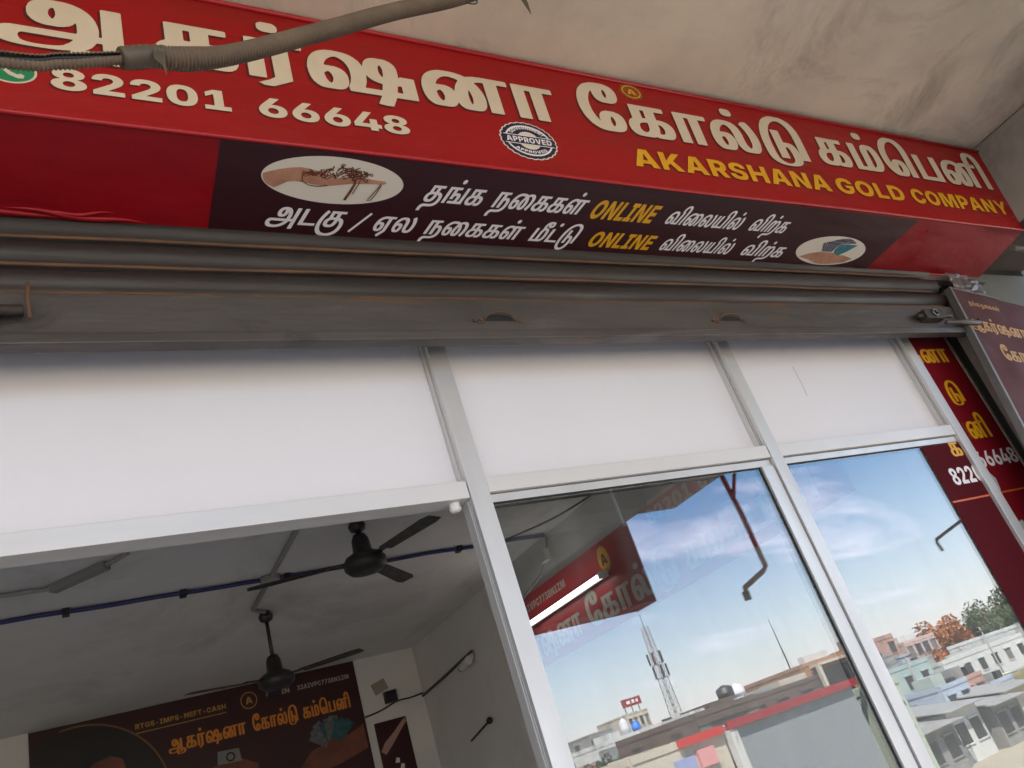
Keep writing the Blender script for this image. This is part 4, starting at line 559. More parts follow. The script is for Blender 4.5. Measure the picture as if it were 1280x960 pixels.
mb.build("seal_line", M_white2, seal)
letter("seal_word", M_white2, seal, FF, [('L', 'APPROVED', SCX - SA * 0.84, SCX + SA * 0.84, SCY - 0.0085, 0.017)], 0.0029)
letter("seal_arc_word", M_white2, seal, FF, [('L', 'GOVERNMENT', SCX - 0.052, SCX + 0.052, SCY + 0.0, 0.012)], 0.0018, arc=(SCX, SCY, 0.050, 1, 0.72))
letter("seal_arc_word", M_white2, seal, FF, [('L', 'APPROVED', SCX - 0.044, SCX + 0.044, SCY + 0.0, 0.012)], 0.0018, arc=(SCX, SCY + 0.012, 0.062, -1, 0.70))
# gold emblem over the headline
mb = MB(); P = disc(FF, 1.512, 0.345, 0.042, 0.030, 0.0006, 60, fn=lambda t: 1 + 0.07 * sin(14 * t)); mb.add(P, [tuple(range(60))])
emb = mb.build("gold_emblem", mat("dark_gold_ink", srgb(150, 84, 34), 0.5, noise=0.9, nscale=60, col2=srgb(110, 40, 26)), sign)
mb = MB(); ring(mb, FF, 1.512, 0.345, 0.034, 0.024, 0.004, 0.0011); mb.build("emblem_ring", M_gold, emb)
letter("emblem_letter", M_gold, emb, FF, [('L', 'A', 1.497, 1.527, 0.335, 0.02)], 0.0012)
# underside print
mb = MB(); flatpoly(mb, BF, [(0.342, 0.006), (2.565, 0.006), (2.640, BL - 0.008), (0.342, BL - 0.004)], 0.0008); mb.build("maroon_panel", M_maroon, sign)
T1W = [('T', 'தங்க', 0.808, 0.960, 0.128, 0.047), ('T', 'நைககள்', 0.992, 1.262, 0.128, 0.047), ('T', 'விைலயில்', 1.555, 1.842, 0.124, 0.043), ('T', 'விற்க', 1.885, 2.04, 0.126, 0.043)]
T2W = [('T', 'அடகு', 0.458, 0.632, 0.036, 0.045), ('T', 'ஏல', 0.706, 0.806, 0.034, 0.043), ('T', 'நைககள்', 0.838, 1.108, 0.034, 0.043), ('T', 'மீட்டு', 1.142, 1.284, 0.034, 0.043),
       ('T', 'விைலயில்', 1.590, 1.868, 0.032, 0.041), ('T', 'விற்க', 1.92, 2.10, 0.033, 0.041)]
letter("tagline", M_white2, sign, BF, T1W, 0.0014, shear=0.30)
letter("tagline", M_white2, sign, BF, T2W, 0.0014, shear=0.30)
letter("online_word", M_gold, sign, BF, [('L', 'ONLINE', 1.291, 1.506, 0.120, 0.060)], 0.0014, shear=0.26)
letter("online_word", M_gold, sign, BF, [('L', 'ONLINE', 1.332, 1.552, 0.028, 0.052)], 0.0014, shear=0.26)
mb = MB(); ribbon(mb, BF, [(0.652, 0.026), (0.697, 0.082)], 0.0055, 0.0014); mb.build('tagline_slash', M_white2, sign)
# oval pictures
def oval(cu, cv, a, b, sk):
    mb = MB(); P = disc(BF, cu, cv, a, b, 0.0014, 64, skew=sk); mb.add(P, [tuple(range(64))]); return mb.build("oval_picture", M_cream, sign)
def mapper(c, A, B, cu, cv, a, b, sk):
    det = A[0] * B[1] - A[1] * B[0]
    def f(x, y):
        dx, dy = x - c[0], y - c[1]; u = (dx * B[1] - dy * B[0]) / det; v = (A[0] * dy - A[1] * dx) / det
        k = math.hypot(u, v)
        if k > 0.985: u, v = u * 0.985 / k, v * 0.985 / k
        return cu + a * u + sk * v, cv + b * v
    return f
q1 = (0.592, 0.160, 0.160, 0.060, -0.0)
ov = oval(*q1); f1 = mapper((658, 283), (528, 30), (-8, -174), *q1)
arm = [(120, 262), (140, 246), (190, 228), (250, 212), (320, 198), (390, 192), (470, 205), (560, 222), (650, 262), (720, 256), (800, 252), (880, 256), (950, 266), (1030, 272), (1046, 286), (1030, 297), (940, 297), (860, 298),
       (780, 300), (700, 312), (640, 320), (560, 321), (490, 312), (430, 300), (370, 294), (320, 300), (275, 325), (235, 346), (180, 322), (140, 296)]
mb = MB(); flatpoly(mb, BF, [f1(*p) for p in arm], 0.0019); mb.build("printed_hand", M_skin, ov)
mb = MB(); lift = 0.0021
for i in range(46):
    cx = 400 + (rnd.random() ** 0.9) * 520; top = 215 - 34 * math.exp(-((cx - 680) / 130) ** 2); cy = top + rnd.random() * 62
    r1, r2, ph = rnd.uniform(14, 46), rnd.uniform(8, 24), rnd.random() * 6
    P = [f1(cx + r1 * cos(t + ph), cy + r2 * sin(t) + 8 * sin(2 * t)) for t in [k * 2 * pi / 14 for k in range(rnd.randint(9, 15))]]
    lift += 0.00001; ribbon(mb, BF, P, 0.0022, lift)
for P in ([(410, 215), (412, 250), (420, 290), (470, 318), (540, 328), (610, 318)], [(800, 262), (806, 300), (790, 360), (766, 425)], [(838, 270), (836, 300), (822, 345), (812, 375)], [(1005, 285), (985, 340), (950, 400), (938, 425), (965, 420), (990, 370), (1012, 300)]):
    lift += 0.00001; ribbon(mb, BF, [f1(*p) for p in P], 0.006 if P[0] == (800, 262) else 0.0024, lift)
mb.build("printed_jewellery", M_jewel, ov)
q2 = (2.322, 0.074, 0.168, 0.060, 0.0)
ov2 = oval(*q2); f2 = mapper((597, 440), (458, 10), (20, -183), *q2)
mb = MB(); flatpoly(mb, BF, [f2(*p) for p in [(215, 530), (330, 482), (450, 458), (640, 462), (700, 492), (790, 488), (860, 505), (940, 528), (860, 575), (780, 592), (680, 606), (560, 612), (480, 602), (350, 556)]], 0.0019); mb.build("printed_hand", M_skin, ov2)
mb = MB(); flatpoly(mb, BF, [f2(*p) for p in [(425, 350), (500, 325), (560, 306), (640, 283), (740, 276), (790, 290), (865, 326), (760, 345), (650, 362), (600, 452), (470, 452)]], 0.0021); mb.build("printed_banknote", M_note, ov2)
mb = MB(); flatpoly(mb, BF, [f2(*p) for p in [(655, 362), (780, 350), (900, 354), (800, 440), (715, 496), (650, 470), (625, 430)]], 0.0023); mb.build("printed_banknote", M_teal, ov2)
mb = MB(); lift = 0.0024
for i in range(7):
    lift += 0.00001; ribbon(mb, BF, [f2(440 + i * 30, 348 - i * 9), f2(478 + i * 20, 446)], 0.0026, lift)
for (a0, a1, e0, e1) in ((560, 306, 800, 318), (640, 300, 850, 332), (470, 335, 640, 352), (700, 292, 800, 300)):
    lift += 0.00001; ribbon(mb, BF, [f2(a0, a1), f2(e0, e1)], 0.0026, lift)
mb.build("banknote_edge", M_black, ov2)
sign.rotation_euler.y = 0.0070

# ------------------------------------------------------------------ rolled-up shutter
shut = thing("roller_shutter", "grey brown steel roller shutter pulled up below the red sign, rusty at its seams", "roller shutter", (0, 0, E))
SX0, SX1 = -2.3, 2.955
prof = [(-0.083, 1.050), (-0.083, 1.056)]
for zb in (1.056, 1.124, 1.192):
    for i in range(9):
        t = i / 8; prof.append((-0.075 - 0.016 * sin(pi * t) ** 0.7, zb + 0.003 + t * 0.060))
    prof.append((-0.070, zb + 0.066))
V = []; Fc = []
for i, (y, z) in enumerate(prof): V += [(SX0, y, E + z), (SX1, y, E + z)]
for i in range(len(prof) - 1): Fc.append((2 * i, 2 * i + 1, 2 * i + 3, 2 * i + 2))
mb = MB(); mb.add(V, Fc, True); cu = mb.build("slat_curtain", mat("shaded_slat_paint", (0.042, 0.034, 0.030), 0.5, metal=0.25, noise=0.9, nscale=2.5, col2=(0.026, 0.02, 0.017), bump=0.25, bscale=30, stretch=(0.5, 3, 3), rvar=0.15), shut); sm = cu.modifiers.new("solid", 'SOLIDIFY'); sm.thickness = 0.0015  # slats darker than the rail: shade under the sign is in the colour
mb = MB()
for zb in (1.053, 1.121, 1.189):
    mb.tube([(SX0 + 0.1 * i, -0.0855 + 0.0008 * sin(i * 1.7), E + zb + 0.0008 * sin(i * 0.9 + zb * 40)) for i in range(53)], 0.0042, 6)
mb.build("seam", M_rust, shut)
mb = MB().box(SX0, SX1, -0.092, -0.086, E + 0.957, E + 1.049); mb.build("bottom_rail", M_shut, shut, bevel=0.002)
mb = MB().box(SX0, SX1, -0.104, -0.070, E + 0.928, E + 0.9505).box(SX0, SX1, -0.0985, -0.084, E + 0.951, E + 0.9565); mb.build("rail_lip", M_shut, shut, bevel=0.003)
def pull(x0, x1, z):
    mb = MB(); P = []
    n = 14; xm = (x0 + x1) / 2; w = (x1 - x0) / 2
    Vv = []
    for i in range(n + 1):
        t = pi * i / n; Vv.append((xm - w * cos(t), z + 0.017 * sin(t) ** 0.8))
    mb.poly([Vector((x, -0.0923, E + q)) for x, q in Vv], (0, -1, 0), 0.0006)
    s_ = mb.build("slot_shade_patch", M_black, shut)  # flat black patch, painted for the darkness of the hole
    mb = MB()
    mb.tube([(x, -0.0935 - 0.012 * sin(pi * i / n), E + q + 0.001) for i, (x, q) in enumerate(Vv)], 0.0022, 6)
    mb.box(x0 - 0.022, x0 - 0.004, -0.0945, -0.092, E + z - 0.007, E + z + 0.007).box(x1 + 0.004, x1 + 0.022, -0.0945, -0.092, E + z - 0.007, E + z + 0.007)
    ph = mb.build("pull_handle", M_rust, shut)
    for x in (x0 - 0.013, x1 + 0.013, x0 - 0.03): MB().cyl((x, -0.0915, E + z + 0.001), (x, -0.0985, E + z + 0.001), 0.005, n=10).build("rivet", M_shut, ph)
pull(0.955, 1.035, 0.985); pull(1.735, 1.815, 0.985)
mb = MB().box(2.69, 2.80, -0.128, -0.0935, E + 0.975, E + 1.012).cyl((2.66, -0.112, E + 0.992), (2.86, -0.112, E + 0.992), 0.0085)
lk = mb.build("lock_bolt", M_dark, shut, bevel=0.003)
mb = MB().tube([(2.745 + 0.013 * cos(t), -0.131, E + 0.995 + 0.013 * sin(t)) for t in [k * 2 * pi / 16 for k in range(17)]], 0.0035, 6); mb.build("lock_ring", M_galv, lk)
mb = MB().tube([(2.80, -0.115, E + 0.962), (2.90, -0.125, E + 0.958), (2.975, -0.13, E + 0.950), (2.985, -0.13, E + 0.964)], [0.008, 0.010, 0.010, 0.007], 8); mb.build("lever", M_shut, lk)
mb = MB().cyl((-0.30, -0.113, E + 0.993), (0.002, -0.113, E + 0.993), 0.011).box(-0.14, -0.035, -0.12, -0.0925, E + 0.972, E + 1.014)
lk = mb.build("lock_bolt", M_dark, shut, bevel=0.002)
mb = MB().tube([(0.010, -0.118, E + 1.052), (0.0105, -0.119, E + 1.030), (0.0095, -0.12, E + 1.008), (0.011, -0.118, E + 0.985), (0.0115, -0.114, E + 0.974)], 0.0035, 6); mb.build("hasp", M_rust, lk)

guide = thing("shutter_guide", "upright grey steel shutter guide channel between the two maroon boards", "shutter guide", (2.85, -0.08, 0))
uz = unit((0.045, 0, 1)); ux = unit((1, 0, -0.045)); go = Vector((2.985 - 0.045 * 1.13, -0.08, E)) 
go = Vector((2.934, -0.08, E))
mb = MB()
mb.obox(go, ux, Y3, uz, 0.0, 0.006, -0.02, 0.05, -1.49, 1.13).obox(go, ux, Y3, uz, 0.0065, 0.050, -0.02, -0.016, -1.49, 1.13).obox(go, ux, Y3, uz, 0.0065, 0.050, 0.046, 0.05, -1.49, 1.13)
mb.build("channel", M_galv, guide, bevel=0.001)
for k in (-0.9, -0.2, 0.45, 0.98): MB().cyl(go + ux * 0.028 + uz * k - Y3 * 0.02, go + ux * 0.028 + uz * k - Y3 * 0.0245, 0.006).build("bolt", M_dark, guide)

# ------------------------------------------------------------------ aluminium shopfront
front = thing("shopfront", "silver aluminium shopfront with white header panels, open doorway and mirroring panes", "shopfront", (0, 0, 0))
def mullion(x0, x1, z1):
    mb = MB().box(x0, x1, 0.0, 0.014, 0.0, E + z1).box(x0 + 0.004, x1 - 0.004, 0.0141, 0.0159, 0.0, E + z1).box(x0, x1, 0.016, 0.020, 0.0, E + z1).box(x0 + 0.004, x1 - 0.004, 0.0201, 0.0219, 0.0, E + z1).box(x0 - 0.002, x1, 0.022, 0.053, 0.0, E + z1)
    return mb.build("mullion", M_alu, front, bevel=0.0012)
mullion(-2.35, -2.30, 1.2); mullion(0.832, 0.880, 1.2); mullion(1.790, 1.833, 1.2); mullion(2.690, 2.738, 1.2)
mb = MB().box(-2.30, 0.8295, 0.002, 0.060, E + 0.578, E + 0.619); mb.build("door_header", M_alu_w, front, bevel=0.0012)
for a, b in ((0.881, 1.7875), (1.834, 2.6875)):
    mb = MB().box(a, b, 0.002, 0.050, E + 0.586, E + 0.623); mb.build("transom", M_alu_w, front, bevel=0.0012)
    # glazing frame of each fixed pane
    mb = MB().box(a, b, 0.012, 0.046, E + 0.564, E + 0.583)
    if b < 2: mb.box(b - 0.046, b - 0.002, 0.006, 0.046, 0.05, E + 0.5635)
    mb.box(a, (b - 0.047) if b < 2 else b, 0.012, 0.046, 0.05, 0.10)
    if b > 2: mb.box(a, a + 0.004, 0.0125, 0.045, 0.09, E + 0.57)
    fr = mb.build("window_frame", M_alu, front, bevel=0.0012)
    gx1 = b - 0.0475 if b < 2 else b
    mb = MB().box(a + 0.0005, gx1, 0.013, 0.046, E + 0.5605, E + 0.5635).box(gx1 - 0.003, gx1, 0.013, 0.046, 0.101, E + 0.560); mb.build("gasket", M_gasket, fr)
    mb = MB().box(a + 0.001, gx1 - 0.0035, 0.016, 0.021, 0.102, E + 0.5595); mb.build("glass_pane", M_glass, fr)
for a, b, y in ((-2.30, 0.8295, 0.041), (0.8805, 1.7875, 0.041), (1.8335, 2.6875, 0.041)):
    mb = MB().box(a, b, y, y + 0.012, E + 0.6195 if a < 0 else E + 0.6235, E + 1.218); mb.build("header_panel", M_panel, front)
    zz = E + 0.6195 if a < 0 else E + 0.6235
    MB().box(a, b, y - 0.003, y - 0.0004, zz, zz + 0.0028).build("bead", M_bead, front)
mb = MB().tube([(2.118, 0.0404, E + 0.90), (2.119, 0.0404, E + 0.84), (2.116, 0.0404, E + 0.79)], 0.0005, 5); mb.build("panel_crack", mat("crack_grey", (0.28, 0.27, 0.27), 0.8), front)
mb = MB(); bm_pts = [(0.800, 0.028, E + 0.572)]
mb.lathe((0.800, 0.028, E + 0.5565), [(0.006, 0.0), (0.0115, 0.003), (0.014, 0.009), (0.0115, 0.015), (0.013, 0.0213)], 9)
mb.build("door_stopper", mat("white_rubber", (0.7, 0.69, 0.67), 0.7, bump=0.6, bscale=60), front, bevel=0.001)

# ------------------------------------------------------------------ red name board at the right, half behind the frame
vb = thing("name_board", "deep red vertical board with gold letters behind the right frame post", "sign board", (2.74, 0.04, 0))
VF = (Vector((0, 0.032, E)), X3, Z3, Vector((0, -1, 0)))
VG = (Vector((0, 0.012, E)), X3, Z3, Vector((0, -1, 0)))
mb = MB().box(2.739, 3.018, 0.032, 0.036, 0.1, E + 1.10); mb.build("board_panel", M_vred, vb)
mb = MB().box(2.480, 2.6895, 0.0120, 0.0135, 0.11, E + 0.5595); mb.build("board_panel", mat("glass_dimmed_maroon", srgb(84, 14, 22), 0.75, spec=0.1, noise=0.6, nscale=3, col2=srgb(66, 14, 20)), vb)  # darker copy of the board red, dimness behind glass put into the colour
mb = MB().box(2.739, 2.772, 0.026, 0.0315, 0.1, E + 1.10); mb.build("filler_strip", MATS.get("bare_filler") or mat("bare_filler", (0.45, 0.44, 0.43), 0.9, noise=0.7, nscale=20, col2=(0.33, 0.32, 0.3), bump=0.4), vb)
mb = MB().box(3.0185, 3.030, 0.028, 0.046, 0.1, E + 1.10); mb.build("board_edge", mat("pale_plaster_edge", (0.34, 0.28, 0.22), 0.9, noise=0.9, nscale=30, col2=(0.2, 0.16, 0.12), bump=0.6), vb)
def clip_letters(name, m, items, lift, a, b):
    o = letter(name, m, vb, VF if a > 2.7 else VG, items, lift); ox = parent_world(vb).x
    bm = bmesh.new(); bm.from_mesh(o.data)
    for x, nrm in ((a - ox, (-1, 0, 0)), (b - ox, (1, 0, 0))):
        g = bm.verts[:] + bm.edges[:] + bm.faces[:]
        bmesh.ops.bisect_plane(bm, geom=g, plane_co=(x, 0, 0), plane_no=nrm, clear_outer=True)
    bm.to_mesh(o.data); bm.free()
L1 = [('H', 'ஆகர்ஷனா', 2.44, 2.975, 0.885, 0.058)]; L2 = [('H', 'ேகால்டு', 2.53, 2.915, 0.720, 0.058)]; L3 = [('H', 'கம்ெபனி', 2.52, 2.945, 0.572, 0.066)]
for Lx, cx_ in ((L1, 2.773), (L2, 2.825), (L3, 2.81)): clip_letters("gold_lettering", M_gold, Lx, 0.0008, cx_, 3.016)
clip_letters("gold_lettering", M_gold, [('H', 'கம்ெபனி', 2.62, 3.0, 0.512, 0.05)], 0.0008, 2.482, 2.689)
PN = [('L', '82201', 2.545, 2.755, 0.416, 0.058), ('L', '66648', 2.77, 3.012, 0.466, 0.058)]
clip_letters("phone_number", M_white2, PN[:1], 0.0008, 2.482, 2.689); clip_letters("phone_number", M_white2, PN[1:], 0.0008, 2.773, 3.016)
mb = MB().box(2.7725, 3.016, 0.0312, 0.0318, E + 0.368, E + 0.374); mb.build("orange_rule", mat("orange_ink", srgb(206, 92, 36), 0.5), vb)
MB().box(2.482, 2.689, 0.0112, 0.0118, E + 0.362, E + 0.368).build('orange_rule', MATS['orange_ink'], vb)
mb = MB()
mb.poly([Vector((x, 0.0312, E + z)) for x, z in ((2.7725, 0.50), (2.785, 0.49), (2.79, 0.45), (2.81, 0.42), (2.80, 0.38), (2.7725, 0.36))], (0, -1, 0), 0.0009)
mb.poly([Vector((x, 0.0312, E + z)) for x, z in ((2.7725, 0.26), (2.815, 0.27), (2.83, 0.24), (2.82, 0.14), (2.835, 0.05), (2.7725, 0.03))], (0, -1, 0), 0.0009)
mb.build("torn_patch", mat("bare_filler", (0.45, 0.44, 0.43), 0.9, noise=0.7, nscale=20, col2=(0.33, 0.32, 0.3), bump=0.4), vb)

# crooked faded board on the wall
cb = thing("wall_board", "faded maroon brown board with worn gold lettering hung crookedly at right", "sign board", (3.1, -0.09, E + 0.6))
th = radians(-10); cux = Vector((cos(th), 0, sin(th))); cuz = Vector((-sin(th), 0, cos(th)))
CF = (Vector((2.966, -0.118, E + 1.112)), cux, cuz, Vector((0, -1, 0)))
mb = MB().obox(CF[0], cux, cuz, CF[3], 0, 0.55, -1.25, 0, -0.022, 0); mb.build("board_panel", M_board, cb)
mb = MB().obox(CF[0], cux, cuz, CF[3], -0.014, -0.0005, -1.25, 0.0, -0.024, 0.004).obox(CF[0], cux, cuz, CF[3], -0.014, 0.27, 0.0005, 0.006, -0.024, 0.004); mb.build("board_frame", M_galv, cb, bevel=0.001)
letter("worn_lettering", M_oldgold, cb, CF, [('T', 'தங்க', 0.06, 0.125, -0.062, 0.016), ('T', 'நைககள்', 0.13, 0.24, -0.062, 0.016)], 0.001)
letter("worn_lettering", M_oldgold, cb, CF, [('H', 'ஆகர்ஷனா', 0.004, 0.335, -0.178, 0.043)], 0.001)
letter("worn_lettering", M_oldgold, cb, CF, [('H', 'ேகால்டு', 0.105, 0.37, -0.300, 0.046)], 0.001)
# crumpled sheet pushed in above it
mb = MB(); G = []
for j in range(7):
    for i in range(9): G.append((3.02 + 0.19 * i / 8 + rnd.uniform(-.004, .004), -0.105 + rnd.uniform(-.003, .003), E + 1.118 + 0.085 * j / 6 - 0.03 * i / 8 + rnd.uniform(-.004, .004)))
mb.add(G, [(j * 9 + i, j * 9 + i + 1, j * 9 + i + 10, j * 9 + i + 9) for j in range(6) for i in range(8)])
so = tag(mb.build("plastic_sheet", mat("grey_plastic_sheet", (0.10, 0.09, 0.08), 0.35, noise=0.7, nscale=12, col2=(0.16, 0.14, 0.13))), "crumpled grey plastic sheet tucked under the red sign above the crooked board", "plastic sheet")
sm = so.modifiers.new("solid", 'SOLIDIFY'); sm.thickness = 0.002
mb = MB().cyl((3.14, -0.30, E + 1.165), (6.0, -0.30, E + 1.165), 0.013)
tag(mb.build("pipe", M_galv), "pale metal pipe running along the wall under the beam at the far right", "pipe")

# ------------------------------------------------------------------ conduit hanging in front of the sign
cond = thing("flexible_conduit", "dusty corrugated conduit drooping across the red sign, split open at its left", "conduit", (0.15, -0.75, E + 0.92))
def spline(pts, n):
    out = []; P = [Vector(p) for p in pts]; P = [P[0] * 2 - P[1]] + P + [P[-1] * 2 - P[-2]]
    for i in range(1, len(P) - 2):
        for k in range(n):
            t = k / n; a, b, c, d = P[i - 1:i + 3]
            out.append(0.5 * ((2 * b) + (c - a) * t + (2 * a - 5 * b + 4 * c - d) * t * t + (3 * b - a - 3 * c + d) * t ** 3))
    out.append(P[-2]); return out
def resample(pts, step):
    out = [pts[0]]; acc = 0
    for a, b in zip(pts, pts[1:]):
        L = (b - a).length; d = step - acc
        while d <= L: out.append(a + (b - a) * (d / L)); d += step
        acc = L - (d - step)
    return out
cp = [(0.150, -0.75, E + 0.934), (0.204, -0.75, E + 0.942), (0.269, -0.75, E + 0.970), (0.396, -0.75, E + 1.047), (0.532, -0.75, E + 1.132), (0.690, -0.75, E + 1.222), (0.86, -0.76, E + 1.34), (1.02, -0.78, E + 1.50), (1.08, -0.80, E + 1.658)]
ln = resample(spline(cp, 24), 0.00115)
mb = MB(); rr = [0.0126 + (0.0014 if (i // 2) % 2 else -0.0006) + 0.0022 * math.exp(-((i - 40) / 30) ** 2) for i in range(len(ln))]
mb.tube(ln, rr, 14); mb.build("corrugated_tube", M_cond, cond)
# left half: two shells of the split tube with the cable showing between them
sp = resample(spline([(-0.62, -0.75, E + 0.905), (-0.30, -0.75, E + 0.885), (-0.01, -0.75, E + 0.889), (0.05, -0.75, E + 0.900), (0.112, -0.75, E + 0.920), (0.150, -0.75, E + 0.934)], 30), 0.00125)
def half_shell(name, a0, a1, gap):
    V = []; Fc = []; n = 8
    for i, p in enumerate(sp):
        g = gap * min(1, max(0, (sp[-1].x - p.x) / 0.09)); r = 0.0068 + (0.0009 if (i // 2) % 2 else -0.0003)
        for k in range(n):
            t = a0 + (a1 - a0) * k / (n - 1); V.append(p + Vector((0, cos(t) * r, sin(t) * r + g)))
    for i in range(len(sp) - 1):
        for k in range(n - 1): Fc.append((i * n + k, i * n + k + 1, (i + 1) * n + k + 1, (i + 1) * n + k))
    mb = MB(); mb.add(V, Fc, True); o = mb.build(name, M_cond, cond); q = o.modifiers.new("solid", 'SOLIDIFY'); q.thickness = 0.0012
half_shell("split_tube", radians(20), radians(172), 0.0038); half_shell("split_tube", radians(188), radians(335), -0.0030)
mb = MB().tube(sp[::6], 0.0048, 8).tube([p + Vector((0, -0.003, 0.003 * sin(p.x * 30))) for p in sp[::6]], 0.0026, 6); mb.build("cable", M_cable, cond)
mb = MB(); tp = resample(spline([(0.118, -0.75, E + 0.922), (0.150, -0.75, E + 0.934), (0.172, -0.75, E + 0.938)], 8), 0.004)
mb.tube(tp, [0.0138 + 0.0012 * (i % 2) for i in range(len(tp))], 14); mb.build("tape_wrap", M_tape, cond)
mb = MB().poly([Vector(p) for p in ((0.153, -0.764, E + 0.930), (0.167, -0.764, E + 0.930), (0.1665, -0.766, E + 0.900), (0.1655, -0.767, E + 0.882), (0.162, -0.767, E + 0.900), (0.154, -0.765, E + 0.912))], (0, -1, 0), 0.0006); mb.build("tape_end", M_tape, cond)
mb = MB().tube(spline([(0.672, -0.748, E + 1.225), (0.684, -0.75, E + 1.208), (0.698, -0.75, E + 1.203), (0.712, -0.75, E + 1.210), (0.718, -0.748, E + 1.232)], 6), 0.0012, 6); mb.build("tie_wire", M_cable, cond)
ws = tag(MB().poly([Vector(p) for p in ((1.012, -0.56, E + 1.655), (1.036, -0.56, E + 1.655), (1.040, -0.56, E + 1.56), (1.035, -0.56, E + 1.520), (1.029, -0.56, E + 1.545), (1.022, -0.56, E + 1.59))], (0, -1, 0), 0.002).build("torn_strip", M_tape),
         "torn brown strip hanging from the plastered slab above the sign", "torn strip")

# ------------------------------------------------------------------ inside the room
def ceiling_fan(loc, rot, rod, label):
    x, y, z = loc       # point on the ceiling
    f = thing("ceiling_fan", label, "ceiling fan", (x, y, z), "ceiling fans in the shop room")
    MB().lathe((x, y, z - 0.065), [(0.012, 0), (0.035, 0.012), (0.042, 0.035), (0.03, 0.06), (0.02, 0.0649)], 16).build("canopy", M_fan, f)
    MB().cyl((x, y, z - rod), (x, y, z - 0.02), 0.011).build("down_rod", M_fan, f)
    MB().lathe((x, y, z - rod - 0.14), [(0.02, 0), (0.075, 0.006), (0.098, 0.03), (0.100, 0.055), (0.085, 0.08), (0.045, 0.10), (0.040, 0.16), (0.028, 0.185)], 24).build("motor", M_fan, f)
    for k in range(3):
        a = rot + k * 2 * pi / 3; u = Vector((cos(a), sin(a), 0)); w = Vector((-sin(a), cos(a), 0)); c = Vector((x, y, z - rod - 0.085))
        b = MB()
        for r0, r1, w0, w1, tw in ((0.16, 0.52, 0.034, 0.046, 0.10),):
            P = []
            for i in range(9):
                t = i / 8; r = r0 + (r1 - r0) * t; ww = w0 + (w1 - w0) * t
                if i == 8: ww *= 0.72
                for s_ in (-1, 1):
                    for q in (0.0012, -0.0012): P.append(c + u * r + w * (s_ * ww) + Z3 * (-s_ * ww * tw + q - 0.01 * t))
            Fc = []
            for i in range(8):
                k0 = 4 * i; Fc += [(k0, k0 + 2, k0 + 6, k0 + 4), (k0 + 1, k0 + 5, k0 + 7, k0 + 3), (k0, k0 + 4, k0 + 5, k0 + 1), (k0 + 2, k0 + 3, k0 + 7, k0 + 6)]
            Fc += [(0, 1, 3, 2), (32, 34, 35, 33)]
            b.add(P, Fc)
        bl = b.build("blade", M_fan, f)
        MB().obox(c, u, w, Z3, 0.09, 0.20, -0.018, 0.018, 0.0018, 0.006).build("blade_arm", M_fan, bl)
    return f
CZ = E + 1.30
ceiling_fan((1.30, 1.98, CZ), radians(48), 0.12, "dark brown ceiling fan hanging nearest the doorway, close under the blue conduit")
ceiling_fan((1.13, 3.27, CZ), radians(80), 0.30, "dark brown ceiling fan deeper in the room in front of the maroon poster")
w = thing("wiring_conduit", "dark blue conduit with black clips run straight across the room ceiling", "conduit", (0, 2.63, CZ))
MB().tube([(-2.3 + 0.1 * i, 2.63 + 0.004 * sin(i), CZ - 0.014 - 0.002 * sin(i * 1.3)) for i in range(51)], 0.011, 8).build("tube", M_blue, w)
MB().tube([(-2.3 + 0.1 * i, 2.653 + 0.004 * sin(i * 0.7), CZ - 0.008) for i in range(51)], 0.005, 6).build("wire", M_cable, w)
for i in range(9): MB().box(-1.9 + 0.5 * i, -1.87 + 0.5 * i, 2.61, 2.665, CZ - 0.029, CZ - 0.001).build("clip", M_cable, w)
w = thing("wiring_conduit", "grey conduit crossing the ceiling lengthwise towards the deeper fan", "conduit", (1.05, 2.6, CZ))
MB().tube([(1.02, 1.9, CZ - 0.01), (1.03, 2.5, CZ - 0.01), (1.04, 3.15, CZ - 0.01), (1.12, 3.24, CZ - 0.012)], 0.012, 8).build("tube", M_pvc, w)
MB().lathe((1.03, 2.63, CZ - 0.04), [(0.045, 0), (0.05, 0.01), (0.05, 0.039)], 16).build("junction_box", M_pvc, w)
w = thing("wiring_conduit", "thin grey elbow conduit on the room ceiling at the far left", "conduit", (0, 2.2, CZ))
MB().tube([(-1.6, 2.26, CZ - 0.012), (0.03, 2.28, CZ - 0.014), (0.07, 2.27, CZ - 0.016), (0.27, 2.06, CZ - 0.016), (0.33, 1.99, CZ - 0.01)], 0.010, 8).build("tube", M_pvc, w)
MB().obox((0.07, 2.27, CZ - 0.035), unit((0.2, -0.21, 0)), unit((0.21, 0.2, 0)), Z3, -0.01, 0.27, -0.02, 0.02, 0.0, 0.034).build("batten", mat("old_batten", (0.26, 0.255, 0.245), 0.6), w)
w = thing("wiring_cable", "dark cable drooping from the blue conduit towards the right side wall", "cable", (2.6, 2, CZ))
MB().tube(spline([(2.40, 2.63, CZ - 0.012), (2.55, 2.2, CZ - 0.05), (2.62, 1.7, CZ - 0.06), (2.68, 1.1, CZ - 0.01)], 8), 0.006, 6).build("cable", M_cable, w)
MB().tube([(2.713, 2.63, CZ - 0.03), (2.712, 2.68, CZ - 0.11), (2.712, 2.80, CZ - 0.2), (2.712, 3.3, CZ - 0.29)], 0.008, 6).build("cable", M_pvc, w)
MB().box(2.68, 2.719, 2.66, 2.74, CZ - 0.16, CZ - 0.08).build("junction_box", M_offw, w)
